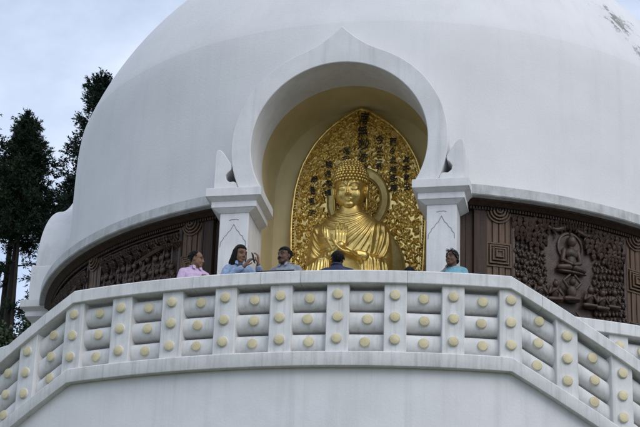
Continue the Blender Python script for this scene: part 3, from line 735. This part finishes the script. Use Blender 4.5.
m.ell((0, .04, .19), (.262, .287, .225), 24, 14, HM); m.ell((0, .05, .27), (.25, .265, .15), 24, 14, HM); m.ell((0, .055, .40), (.20, .205, .135), 20, 12, HM); m.ell((0, .055, .54), (.03, .03, .03), 8, 6, HM)
for i, z in enumerate((.11, .05, -.01)):                    # back and side curls down to the ears
    for a in lin(.05, PI - .05, 16): m.ell((.262 * math.cos(a), .04 + .285 * math.sin(a), z), (.028, .028, .027), 8, 6, HM)
props(m.build('hair_curls', 'gold', BUD, angle=70), kind='stuff')
# lotus seat and plinth (mostly hidden by the balustrade)
m = MB(); rs = [[(r * 1.0 * math.cos(a), -.1 + r * .72 * math.sin(a), z) for a in lin(0, 2 * PI, 41)[:-1]] for r, z in ((1.0, 1.75), (1.12, 1.82), (1.15, 1.95), (1.0, 2.08), (1.08, 2.18), (1.05, 2.28), (.9, 2.3))]
m.rings(rs); m.build('lotus_seat', 'gold', BUD, angle=40)
m = MB(); m.box(-1.3, 1.3, -.78, .5, -.2, 1.75); m.box(-1.36, 1.36, -.79, .55, 1.6, 1.70); m.build('plinth', 'white_plaster', BUD, False, bevel=.01)

# ------------------------------------------------------------------ terrace, landing, stairs
CYB, RB, DEL = -.5363, 9.5851, math.degrees(.0773)
Z0, DZ = .737, .2983
DROP = .415                                               # fall of the stair rail from post to post
NST = 9
m = MB(); A = lin(-180, 180, 121)
m.rings([[cyl(a, 0.0, r) for r in (5.55, 8.72)] for a in A], False, False, False); o = m.build('terrace_floor', 'floor_stone'); props(o, kind='structure')
m = MB(); A = lin(-4.1 * DEL, 4.1 * DEL, 30); m.rings([[cyl(a, .004, 8.6), cyl(a, .004, 9.30, CYB)] for a in A], False, False, False); o = m.build('landing_floor', 'floor_stone'); props(o, kind='structure')
def slope(k):                                             # rail height offset at post index k (may be fractional), 0 on the landing
    a = abs(k) - 4; return -DROP * a if a > 0 else 0.0
# white supporting wall under the landing and stairs
m = MB(); ks = [i * .25 for i in range(-4 * (NST + 4), 4 * (NST + 4) + 1)]
rs = []
for k in ks:
    a = k * DEL; zt = -.16 + slope(k); rs.append([cyl(a, GROUND - .3, 9.52, CYB), cyl(a, zt, 9.52, CYB), cyl(a, zt, 9.24, CYB), cyl(a, GROUND - .3, 9.24, CYB)])
m.rings(rs); o = m.build('retaining_wall', 'wall_white', angle=20); recalc(o.data); props(o, 'plain white curved wall below the balustrade carrying the landing and stairs', 'wall')
m = MB(); A = lin(-180, 180, 121)
m.rings([[cyl(a, -.02, 8.78), cyl(a, GROUND - .3, 8.78)] for a in A], False, False, False); o = m.build('terrace_wall', 'wall_white', angle=20); props(o, 'round white wall carrying the upper terrace behind the stairs', 'wall')
for s in (-1, 1):                                          # flights of steps behind the stair balustrade
    st = thing('staircase', ('curved flight of steps behind the %s sloping balustrade' % ('left' if s < 0 else 'right')), 'staircase', (0, 0, 0), group='flights of steps')
    m = MB(); k = 4.0; z = 0.0
    while k < NST + 3.9:
        rs = [[cyl(s * a * DEL, zz, r, c) for (zz, r, c) in ((z - .16, 8.70, 0), (z - .16, 9.26, CYB), (z - .6, 9.26, CYB), (z - .6, 8.70, 0))] for a in (k, k + .2, k + .4)]
        m.rings(rs); k += .4; z -= DROP * .4
    o = m.build('steps', 'floor_stone', st, angle=20); recalc(o.data)

# ------------------------------------------------------------------ balustrades
disc_m = MB(); K = 20
rs = [[(r * math.cos(a), y, r * math.sin(a)) for a in lin(0, 2 * PI, K + 1)[:-1]] for r, y in ((.071, .03), (.071, -.012), (.067, -.018))]
disc_m.rings(rs, True, True, False); disc_m.m = 1
rs = [[(r * math.cos(a), y, r * math.sin(a)) for a in lin(0, 2 * PI, K + 1)[:-1]] for r, y in ((.0665, -.0175), (.063, -.030), (.058, -.033))]
disc_m.rings(rs, True, False, True); DISC = disc_m.mesh('disc', ['rail_white', 'disc_cream'], True, 35); recalc(DISC)
post_m = MB(); post_m.box(-.145, .145, -.02, .20, -.13, .965); POST = post_m.mesh('post', 'rail_white', False)
def bar_mesh(L_, sl):
    """rounded bar, sheared so that its ends stay plumb"""
    m = MB(); n = 26; rs = []
    for x in lin(-L_ / 2, L_ / 2, 5):
        rs.append([(x, .145 * math.copysign(abs(math.cos(2 * PI * (j + .5) / n)) ** .62, math.cos(2 * PI * (j + .5) / n)), .132 * math.copysign(abs(math.sin(2 * PI * (j + .5) / n)) ** .85, math.sin(2 * PI * (j + .5) / n)) + x * sl) for j in range(n)])
    m.rings(rs); me = m.mesh('crossbar', 'rail_white', True, 50); recalc(me); return me
def balustrade(name, label, R0, cy, ksteps, slopef, delta, rail_cuts, face=.0, band=True):
    root = thing(name, label, 'balustrade')
    k0, k1 = min(ksteps), max(ksteps); sp = R_(delta) * R0
    rp_ = [(R0 + .045, .887), (R0 + .05, .895), (R0 + .05, 1.045), (R0 + .035, 1.062), (R0 - .30, 1.062), (R0 - .315, 1.045), (R0 - .315, .895), (R0 - .305, .887)]
    bp_ = [(R0 + .04, -.225), (R0 + .045, -.215), (R0 + .045, -.05), (R0 + .035, -.035), (R0 - .30, -.035), (R0 - .31, -.215), (R0 - .30, -.225)]
    cuts = [k0] + list(rail_cuts) + [k1]
    for c0, c1 in zip(cuts, cuts[1:]):
        g = .0028
        kk = sorted(set([c0 + g] + [c1 - g] + [i * .25 for i in range(-200, 201) if c0 + .01 < i * .25 < c1 - .01]))
        o = sweep(rp_, [k * delta for k in kk], [slopef(k) for k in kk], cy).build('top_rail', 'rail_white', root, angle=30); recalc(o.data)
    kk = [k0 + (k1 - k0) * i / 120 for i in range(121)] if not band else sorted(set([k0, k1] + [i * .25 for i in range(-200, 201) if k0 < i * .25 < k1]))
    o = sweep(bp_, [k * delta for k in kk], [slopef(k) for k in kk], cy).build('base_band', 'rail_white', root, angle=30); recalc(o.data)
    bars = {}
    for k in ksteps:
        a = k * delta; z = slopef(k); p = cyl(a, z, R0 - .025, cy)
        ps = inst('post', POST, root, loc=p, rz=R_(a)); add_bevel(ps, .008, 1)
        for q in range(3):
            d = inst('disc', DISC, ps, loc=(random.uniform(-.006, .006), -.022, Z0 - DZ * q + random.uniform(-.006, .006))); d.rotation_euler = (0, random.uniform(0, 6), 0)
    for k in ksteps[:-1]:
        kc = k + .5; a = kc * delta; sl = (slopef(k + 1) - slopef(k)) / sp; z = slopef(kc)
        key = round(sl, 3)
        if key not in bars: bars[key] = bar_mesh(sp - .20, sl)
        for q in range(3):
            b = inst('crossbar', bars[key], root, loc=cyl(a, z + Z0 - .022 - DZ * q, R0 - .208, cy), rz=R_(a))
            d = inst('disc', DISC, b, loc=(random.uniform(-.02, .02), -.140, random.uniform(-.008, .008)))
    return root
balustrade('balustrade', 'white balustrade with cream discs along the landing and down both stairs', RB, CYB, list(range(-NST, NST + 1)), slope, DEL, [-7, -4.6, -1.6, -.36, .345, 2.2, 4.55, 7])
d2 = 4.75
for s in (-1, 1):
    kk = list(range(4, 12)) if s > 0 else list(range(-11, -3))
    balustrade('terrace_balustrade', 'white upper terrace balustrade behind the %s stairs' % ('right' if s > 0 else 'left'), 8.85, 0.0, kk, lambda k: 0.0, d2, [])

# ------------------------------------------------------------------ people
def wrinkle(amp, sc):
    return (amp, sc)
def person(label, loc, face, H, shirt, skin='skin', head_yaw=0, head_pitch=0, arms=None, sleeves='long', hair='short', trousers='cloth_dark', build=1.0, moustache=False, neck_off=(0, 0)):
    """stands at loc; face = heading (0 looks towards -Y, +90 looks towards +X); built 1.65 m tall then scaled"""
    root = thing('person', label, 'person', loc, R_(face)); s = H / 1.65; root.scale = (s, s, s)
    HC = Vector((neck_off[0], -.035 + neck_off[1], 1.53)); HMt = Matrix.Translation(HC) @ Matrix.Rotation(R_(head_yaw), 4, 'Z') @ Matrix.Rotation(R_(head_pitch), 4, 'X')
    arms = arms or {}
    J = {}
    for sg in (-1, 1):
        sh = Vector((sg * .175 * build, .015, 1.345)); el, wr = arms.get(sg, (Vector((sg * .24 * build, .02, 1.06)), Vector((sg * .22 * build, -.10, .86)))); J[sg] = (sh, Vector(el), Vector(wr))
    m = MB()
    m.ell((0, .016, .032), (.074, .092, .086), 20, 14, HMt); m.ell((0, -.020, -.030), (.065, .067, .078), 20, 14, HMt); m.ell((0, -.064, -.094), (.026, .022, .018), 10, 8, HMt)
    m.cap(HMt @ Vector((-.045, -.030, -.055)), HMt @ Vector((-.02, -.066, -.092)), .022, .02, 8); m.cap(HMt @ Vector((.045, -.030, -.055)), HMt @ Vector((.02, -.066, -.092)), .022, .02, 8)
    m.tube([HMt @ Vector(p) for p in ((0, -.076, .024), (0, -.088, .0), (0, -.101, -.024))], [.009, .010, .013], 8)
    for sg in (-1, 1):
        m.ell((sg * .013, -.094, -.030), (.010, .012, .008), 8, 6, HMt); m.ell((sg * .034, -.054, -.032), (.030, .028, .036), 10, 8, HMt)
        m.cap(HMt @ Vector((sg * .012, -.081, .029)), HMt @ Vector((sg * .05, -.064, .028)), .010, .008, 8)
        m.ell((sg * .073, .014, -.004), (.010, .020, .031), 10, 8, HMt)
    m.cap(HMt @ Vector((-.018, -.082, -.058)), HMt @ Vector((.018, -.082, -.058)), .008, .008, 8); m.cap(HMt @ Vector((-.015, -.081, -.069)), HMt @ Vector((.015, -.081, -.069)), .008, .008, 8)
    m.cap((HC.x * .6, .0, 1.36), HMt @ Vector((0, .012, -.05)), .055, .052, 14)
    m.ell((0, .0, 1.24), (.145 * build, .10, .17), 16, 12); m.ell((0, .0, 1.02), (.13 * build, .10, .16), 16, 12); m.ell((0, .01, .88), (.15 * build, .11, .11), 16, 12)
    for sg in (-1, 1):
        sh, el, wr = J[sg]; m.cap((0, .01, 1.345), sh, .035, .036); m.cap(sh, el, .038, .036); m.cap(el, wr, .036, .026)
        hv = arms.get(('hand', sg)); dv = Vector(hv[0]) if hv else (wr - el); nv = Vector(hv[1]) if hv else Vector((-sg, 0, 0)); cu = hv[2] if hv else .35
        hand(m, wr, dv, nv, hv[3] if hv and len(hv) > 3 else sg, .175, cu, .1)
        m.cap((sg * .085, .0, .86), (sg * .095, -.005, .48), .075, .05); m.cap((sg * .095, -.005, .48), (sg * .10, .02, .09), .048, .033); m.cap((sg * .10, .03, .04), (sg * .105, -.12, .03), .035, .03)
    blob('body', m, skin, .0068, 2, root)
    # eyes, brows, lips
    for sg in (-1, 1):
        e = MB(); e.ell((sg * .031, -.0735, .009), (.0135, .009, .0055), 10, 8, HMt); eye = e.build('eye', 'eye_white', root)
        e = MB(); e.ell((sg * .031, -.0800, .009), (.0062, .0045, .0052), 8, 6, HMt); e.build('iris', 'eye_dark', eye)
        e = MB(); e.tube([HMt @ Vector(p) for p in ((sg * .012, -.089, .033), (sg * .032, -.086, .040), (sg * .052, -.070, .035))], [.0022, .0030, .0016], 6); e.build('eyebrow', 'hair_black', root)
    e = MB(); e.ell((0, -.0865, -.0635), (.021, .006, .0085), 10, 6, HMt); e.build('lips', 'lip', root)
    if moustache:
        e = MB(); e.tube([HMt @ Vector(p) for p in ((-.030, -.078, -.054), (-.012, -.094, -.047), (0, -.096, -.048), (.012, -.094, -.047), (.030, -.078, -.054))], [.004, .008, .007, .008, .004], 8); e.build('moustache', 'hair_black', root)
    # hair shell
    nth, nph = 44, 30; v = []; f = []; rr = random.Random(label)
    hl = dict(short=.060, bald=.088, long=.064, back=.060, tied=.058)[hair]
    for i in range(nph + 1):
        ph = -PI / 2 + PI * i / nph
        for j in range(nth):
            th = 2 * PI * j / nth; d = Vector((math.cos(ph) * math.cos(th), math.cos(ph) * math.sin(th), math.sin(ph)))
            p = Vector((.0735 * d.x, .016 + .0925 * d.y, .032 + .0865 * d.z)); fr = -d.y
            lim = hl - .02 * (abs(d.x) ** 2) if fr > .35 else (-.035 if fr < -.25 else -.035 + (hl - .022 + .035) * ((fr + .25) / .6) ** 1.6)
            if hair == 'bald' and fr > -.1 and abs(d.x) < .55: lim = max(lim, .10 + .05 * fr)
            if hair == 'tied' and fr < .45: lim = min(lim, -.035 + .07 * max(0, fr))
            if fr < -.4: lim = -.06
            z_ = p.z + .006 * mnoise.noise(Vector((d.x * 9, d.y * 9, d.z * 3)))
            t = max(0, min(1, (z_ - lim) / .022)); t = t * t * (3 - 2 * t)
            thick = (.006 + .012 * max(0, d.z)) * (0.55 if hair in ('bald', 'tied') else 1) + .004 * mnoise.noise(d * 6 + Vector((len(label), 0, 0))) + .0025 * mnoise.noise(d * 18)
            v.append(HMt @ (p + d * ((-.022) * (1 - t) + max(.003, thick) * t)))
    for i in range(nph):
        for j in range(nth):
            k = (j + 1) % nth; f.append((i * nth + j, i * nth + k, (i + 1) * nth + k, (i + 1) * nth + j))
    e = MB(); e.add(v, f)
    if hair == 'tied':
        e.ell((0, .112, -.01), (.034, .028, .034), 12, 8, HMt)
        for sg in (-1, 1): e.tube([HMt @ Vector(p) for p in ((sg * .040, -.070, .060), (sg * .068, -.035, .03), (sg * .074, .01, -.012), (sg * .062, .06, -.035))], [.006, .010, .013, .012], 8)
    if hair in ('short', 'back', 'bald'):
        for k in range(150):                                # loose locks break the outline
            th = rr.uniform(0, 2 * PI); ph_ = rr.uniform(-.15, 1.45); d = Vector((math.cos(ph_) * math.cos(th), math.cos(ph_) * math.sin(th), math.sin(ph_)))
            p = Vector((.0735 * d.x, .016 + .0925 * d.y, .032 + .0865 * d.z))
            if (-d.y > .3 and p.z < hl + .012) or (hair == 'bald' and -d.y > -.15 and abs(d.x) < .62): continue
            tg = Vector((d.x * .3, -.5 * (1 if d.y < .3 else -1) * d.z, -.5)).normalized()
            e.tube([HMt @ (p + d * .004), HMt @ (p + d * .014 + tg * .012), HMt @ (p + d * .013 + tg * .03)], [.006, .006, .0015], 5)
    if hair == 'long':
        for k in range(26):
            a = lin(-.35, PI + .35, 26)[k]; x, y = .080 * math.cos(a), .02 + .088 * math.sin(a); w = rr.uniform(-.012, .012)
            ends = Vector((.105 * math.cos(a) + w, .035 + .085 * math.sin(a) - (.03 if math.sin(a) < .2 else 0), -.235 + .05 * rr.random()))
            e.tube([HMt @ Vector((x * .9, y * .95, .055)), HMt @ Vector((x * 1.03, y * 1.05, -.03)), HMt @ Vector((x * 1.08 + w, y * 1.1 + .01, -.12)), HC + ends], [.016, .019, .020, .008], 7)
    e.build('hair', 'hair_black', root, angle=70)
    # shirt
    m = MB(); rs = []
    for z, hw, hd, cy in ((.83, .175, .135, .0), (.95, .17, .13, .0), (1.08, .165, .128, -.002), (1.2, .178, .134, -.004), (1.30, .182, .120, .0), (1.35, .172, .10, .008), (1.385, .13, .082, .012), (1.41, .085, .072, .012), (1.435, .068, .066, .012)):
        rs.append([(hw * build * math.cos(a), cy + hd * math.sin(a), z) for a in lin(0, 2 * PI, 25)[:-1]])
    m.rings(rs)
    for sg in (-1, 1):
        sh, el, wr = J[sg]; m.cap((sg * .035, .014, 1.385), sh - Vector((sg * .015, 0, .004)), .050, .060, 14); m.cap((0, .01, 1.30), sh - Vector((sg * .02, 0, .03)), .08, .062, 14); m.cap(sh - Vector((sg * .012, 0, .008)), el, .060, .053, 14)
        if sleeves == 'long': m.cap(el, el.lerp(wr, .86), .051, .040, 14)
        else: m.cap(sh - Vector((sg * .012, 0, .008)), sh.lerp(el, .7), .062, .066, 14)
    top = blob('shirt', m, shirt, .0085, 2, root, wrinkle(.009, 11))
    if hair == 'long':
        e = MB(); e.ell((.0, -.088, 1.31), (.045, .045, .10), 14, 10); e.ell((.0, -.035, 1.415), (.06, .05, .03), 14, 10); e.build('inner_top', 'cloth_dark', top)
    if shirt != 'cloth_turquoise':
        e = MB(); e.tube([(.068 * math.cos(a), .012 + .066 * math.sin(a), 1.437 + .014 * math.sin(a)) for a in lin(-PI / 2 + .35, 1.5 * PI - .35, 20)], [.016] * 20, 8)
        for sg in (-1, 1): e.add([(sg * .02, -.062, 1.435), (sg * .062, -.05, 1.445), (sg * .07, -.095, 1.385), (sg * .03, -.10, 1.375), (sg * .045, -.085, 1.43)], [(0, 1, 4), (1, 2, 4), (2, 3, 4), (3, 0, 4)])
        e.build('collar', shirt, top)
    m = MB(); m.ell((0, .01, .90), (.165 * build, .125, .09), 16, 10)
    for sg in (-1, 1): m.cap((sg * .085, .0, .86), (sg * .095, -.005, .48), .092, .07); m.cap((sg * .095, -.005, .48), (sg * .10, .015, .10), .07, .062)
    blob('trousers', m, trousers, .014, 2, root, wrinkle(.008, 10))
    for sg in (-1, 1):
        m = MB(); m.cap((sg * .10, .035, .045), (sg * .107, -.14, .035), .045, .04); m.box(sg * .103 - .045, sg * .103 + .045, -.18, .08, .0, .02); m.build('shoe', 'shoe_dark', root)
    root['head'] = tuple(HC * s)
    return root, HMt
# 1 balding, lilac shirt, looks to the right
p1, _ = person('person in a lilac shirt with receding hair, looking right in profile', (-1.36, -9.40, 0), 38, 1.68, 'cloth_pink', 'skin', 52, 6, {-1: ((-.24, -.02, 1.06), (-.10, -.22, 1.08)), 1: ((.25, -.03, 1.06), (.08, -.27, 1.12)), ('hand', -1): ((.5, -.6, .5), (.8, .5, .3), .5), ('hand', 1): ((-.4, -.4, .8), (-.8, .5, .3), .5)}, hair='bald')
# 2 denim jacket, long hair, photographing
p2, _ = person('person with long dark hair in a light blue denim jacket raising a phone', (-.76, -9.36, 0), 22, 1.75, 'cloth_denim', 'skin', 26, 12, {-1: ((-.24, -.10, 1.10), (.03, -.25, 1.30)), 1: ((.27, -.10, 1.12), (.20, -.27, 1.33)), ('hand', -1): ((.55, -.35, .75), (.75, .3, -.2), .55, -1), ('hand', 1): ((-.1, -.3, .95), (-.85, .3, .1), .5, 1)}, hair='long', build=.87)
# 3 grey shirt, moustache
p3, _ = person('person in a grey-blue collared shirt with a moustache, turned towards the left', (-.13, -9.36, 0), -12, 1.70, 'cloth_grey', 'skin_dark', -18, 2, hair='short', moustache=True, build=1.08)
# 4 seen from behind, navy
p4, _ = person('person in a dark navy shirt seen from behind, facing the golden statue', (.575, -9.34, 0), 180, 1.64, 'cloth_navy', 'skin_dark', 4, -4, hair='back', build=1.12, trousers='cloth_dark')
# 5 turquoise
p5, hm5 = person('person in a turquoise top standing by the right column with sunglasses on the head', (2.11, -9.16, 0), -14, 1.66, 'cloth_turquoise', 'skin_dark', -12, 0, hair='tied', sleeves='short', build=.88)
# 6 barely visible
p6, _ = person('person almost hidden behind the rail, only dark hair showing right of the statue', (1.53, -9.18, 0), 175, 1.44, 'cloth_dark', 'skin_dark', 0, 0, hair='back')
# sunglasses pushed up into the hair of the person in turquoise
sg_ = thing('sunglasses', 'pale sunglasses pushed up on the hair of the person in turquoise', 'sunglasses', p5.location, p5.rotation_euler.z); sg_.scale = p5.scale
m = MB(); m2 = MB()
for s in (-1, 1):
    m.tube([hm5 @ Vector((s * .034 + .026 * math.cos(a), -.058 - .012 * math.sin(a), .108 + .016 * math.sin(a))) for a in lin(0, 2 * PI, 15)], .0045, 6)
    m.tube([hm5 @ Vector(p) for p in ((s * .06, -.056, .108), (s * .088, .0, .085), (s * .084, .05, .05))], .0035, 6)
    m2.ell((s * .034, -.058, .104), (.022, .006, .013), 10, 6, hm5)
m.tube([hm5 @ Vector(p) for p in ((-.010, -.062, .110), (0, -.064, .113), (.010, -.062, .110))], .004, 6)
m.build('frame', 'white_plastic', sg_); m2.build('lens', 'lens_brown', sg_)
# scarf over the shoulder of the same person
m = MB(); m.tube([(-.05, -.07, 1.43), (-.09, -.105, 1.36), (-.115, -.135, 1.25), (-.12, -.14, 1.12)], [.012, .018, .022, .02], 8, flat=.45); m.tube([(-.05, -.07, 1.43), (-.085, .0, 1.445), (-.09, .09, 1.38), (-.09, .13, 1.2)], [.018, .026, .03, .028], 8, flat=.45)
sc2 = m.build('scarf', 'cloth_rose', p5)
# phones
def phone(label, p, rz, tilt):
    t = thing('phone', label, 'phone', p, rz); t.rotation_euler = (tilt, 0, rz)
    m = MB(); m.box(-.037, .037, -.004, .004, -.074, .074); o = m.build('case', 'black_plastic', t, False, bevel=.003)
    m = MB(); m.box(-.033, .033, .0042, .0052, -.068, .068); m.build('screen', 'eye_dark', t, False)
mw2 = Matrix.Translation(p2.location) @ Matrix.Rotation(R_(22), 4, 'Z') @ Matrix.Scale(1.75 / 1.65, 4)
phone('dark phone held up by the person in the denim jacket', mw2 @ Vector((.125, -.335, 1.385)), R_(22 + 62), -.25)
mw1 = Matrix.Translation(p1.location) @ Matrix.Rotation(R_(38), 4, 'Z') @ Matrix.Scale(1.68 / 1.65, 4)
phone('dark phone held low by the person in the lilac shirt', mw1 @ Vector((.02, -.31, 1.17)), R_(38), -.5)
# flat black case on the rail
bc = thing('flat_case', 'thin flat black case lying on the white rail below the person in grey-blue', 'case', cyl(-.12 * DEL, 1.0625, RB - .10, CYB), R_(-.4))
m = MB(); m.box(-.25, .25, -.115, .115, 0, .026); m.build('shell', 'black_plastic', bc, False, bevel=.006)
m = MB(); m.tube([(-.06, .115, .013), (-.06, .14, .013), (.06, .14, .013), (.06, .115, .013)], .006, 6); m.build('handle', 'black_plastic', bc)

# ------------------------------------------------------------------ trees
def conifer(name, label, loc, Ht, crown0, width, seed, mats='needles', dens=1.0, trunk_r=.36, shape=.8, stray=6, group='conifers behind the pagoda'):
    rg = np.random.RandomState(seed); root = thing(name, label, 'tree', loc, 0, group)
    m = MB(); pts = []; rad = []
    for t in lin(0, 1, 16):
        pts.append((.25 * math.sin(t * 3 + seed) * t, .25 * math.cos(t * 2.3 + seed) * t, Ht * t)); rad.append(trunk_r * (1 - t) ** .75 + .015)
    m.tube(pts, rad, 10); tris = []
    nb = int(64 * dens)
    def axis(z):
        t = z / Ht; return np.array([.25 * math.sin(t * 3 + seed) * t, .25 * math.cos(t * 2.3 + seed) * t, z])
    for b in range(nb + stray):
        az = rg.rand() * 2 * PI
        if b < nb:
            t = (b + rg.rand()) / nb; z = Ht * (crown0 + (1 - crown0) * t ** .9)
            tt = (z / Ht - crown0) / (1 - crown0); Lb = width * ((1 - tt) ** shape) * (min(1, .55 + tt * 2.0)) * rg.uniform(.5, 1.15) + .15
        else:
            z = Ht * (crown0 - rg.uniform(0.01, .16)); tt = 0; Lb = width * rg.uniform(.2, .5)
        base = axis(z); dv = np.array([math.cos(az), math.sin(az), 0]); P = []
        droop = rg.uniform(.0, .35) * (1 - tt); lift = .25 + .5 * tt
        for q in lin(0, 1, 6): P.append(base + dv * Lb * q + np.array([0, 0, Lb * (lift * q * q - droop * q * 1.2)]))
        m.tube([tuple(p) for p in P], [max(.008, .04 * (1 - .85 * q) * (1 - .6 * tt)) for q in lin(0, 1, 6)], 5)
        nc = max(2, int(Lb * 5.0))
        for c in range(nc):
            q = .22 + .82 * (c + rg.rand() * .8) / nc; i = min(4, int(q * 5)); p = P[i] + (P[i + 1] - P[i]) * min(1.1, q * 5 - i)
            p = p + rg.normal(0, .07 + .07 * Lb * (1 - q), 3) * np.array([1, 1, .6]); cr = rg.uniform(.14, .27) * (1 - .2 * tt)
            # each clump is a handful of short sprigs; each sprig carries many needles
            for sp in range(6):
                sdv = rg.normal(size=3); sdv /= np.linalg.norm(sdv); sdv = sdv * .75 + dv * .55 + np.array([0, 0, .25]); sdv /= np.linalg.norm(sdv)
                nn = 15; tq = rg.rand(nn, 1); o = p + sdv * tq * cr * 1.7 + rg.normal(0, .012, (nn, 3))
                d = rg.normal(size=(nn, 3)); d = d / np.linalg.norm(d, axis=1)[:, None] * .7 + sdv * .8; d /= np.linalg.norm(d, axis=1)[:, None]
                ln = rg.uniform(.07, .15, (nn, 1)) * (1.15 - .4 * tq); sd_ = np.cross(d, rg.normal(size=(nn, 3))); sd_ /= np.linalg.norm(sd_, axis=1)[:, None] + 1e-9; w = rg.uniform(.013, .026, (nn, 1))
                tris.append(np.stack([o - sd_ * w, o + sd_ * w, o + d * ln], 1))
    top = axis(Ht); nn = 110; tq = rg.rand(nn, 1) * 1.3; d = rg.normal(size=(nn, 3)) * .5 + np.array([0, 0, 1]); d /= np.linalg.norm(d, axis=1)[:, None]; o = top + rg.normal(0, .03, (nn, 3)) - np.array([0, 0, 1.0]) * tq
    sd_ = np.cross(d, rg.normal(size=(nn, 3))); sd_ /= np.linalg.norm(sd_, axis=1)[:, None]; tris.append(np.stack([o - sd_ * .02, o + sd_ * .02, o + d * .2], 1))
    m.build('trunk', 'bark', root); tri_mesh('crown', np.concatenate(tris), mats, root)
    return root
def tpos(x, y): return (x, y, GROUND + 2.5 * min(1, max(0, (y - 12) / 30)) - .2)
def tree_at(name, label, x, y, ztop, *a, **k):
    p = tpos(x, y); return conifer(name, label, p, ztop - p[2], *a, **k)
tree_at('conifer_tree', 'tall conifer cut by the left picture edge', -17.35, 22, 19.9, .85, 1.6, 21, dens=1.5, shape=.95)
tree_at('conifer_tree', 'dark conifer whose thick bare trunk shows at the left edge', -16.42, 22.5, 18.9, .875, 1.9, 5, dens=1.3, trunk_r=.40, stray=7)
tree_at('conifer_tree', 'slender pointed conifer between two broader ones on the left', -16.95, 24.5, 20.6, .87, .95, 9, 'needles_bluish', trunk_r=.3, stray=3, shape=1.0)
tree_at('conifer_tree', 'pointed conifer with a full crown left of the dome', -15.65, 22.0, 19.5, .84, 1.6, 33, dens=1.8, shape=.95, trunk_r=.14, stray=6)
tree_at('conifer_tree', 'thin dark conifer close behind the white side arch', -14.75, 23.5, 18.0, .78, 1.1, 41, trunk_r=.22, dens=1.2, stray=5)
tree_at('conifer_tree', 'tallest dense conifer rising right behind the dome edge', -13.2, 22, 20.8, .68, 1.9, 77, 'needles_bluish', dens=4.5, shape=.75)
tree_at('conifer_tree', 'dense conifer mostly hidden behind the dome wall', -13.75, 24.5, 19.9, .72, 1.7, 90, dens=3.0, shape=.85)
def bush(label, loc, r, seed):
    rg = np.random.RandomState(seed); root = thing('bush', label, 'bush', loc, 0, 'leafy tops beside the stairs'); m = MB(); T = []
    hgt = loc[2] - GROUND
    m.tube([(0, 0, -hgt), (.1, 0, -hgt * .5), (0, 0, 0)], [.14, .10, .05], 8)
    for b in range(26):
        d = rg.normal(size=3); d /= np.linalg.norm(d); p = d * r * rg.uniform(.4, 1.0) * np.array([1, 1, .8]); m.tube([(0, 0, -.4), tuple(p * .6), tuple(p)], [.03, .02, .01], 5)
        for c in range(4):
            q = p * rg.uniform(.6, 1.05) + rg.normal(0, .15, 3); k = 40; dd = rg.normal(size=(k, 3)); dd /= np.linalg.norm(dd, axis=1)[:, None]; o = q + rg.normal(0, .16, (k, 3)); sd_ = np.cross(dd, rg.normal(size=(k, 3))); sd_ /= np.linalg.norm(sd_, axis=1)[:, None]
            T.append(np.stack([o - sd_ * .045, o + sd_ * .045, o + dd * .15], 1))
    m.build('stem', 'bark', root); tri_mesh('crown', np.concatenate(T), 'bush_leaf', root)
bush('leafy dark treetop showing between the trunk and the side capital', (-14.8, 22.5, 12.2), 1.1, 4)
bush('small leafy treetop low beside the bare trunk at the left edge', (-15.9, 21.0, 11.0), .8, 8)
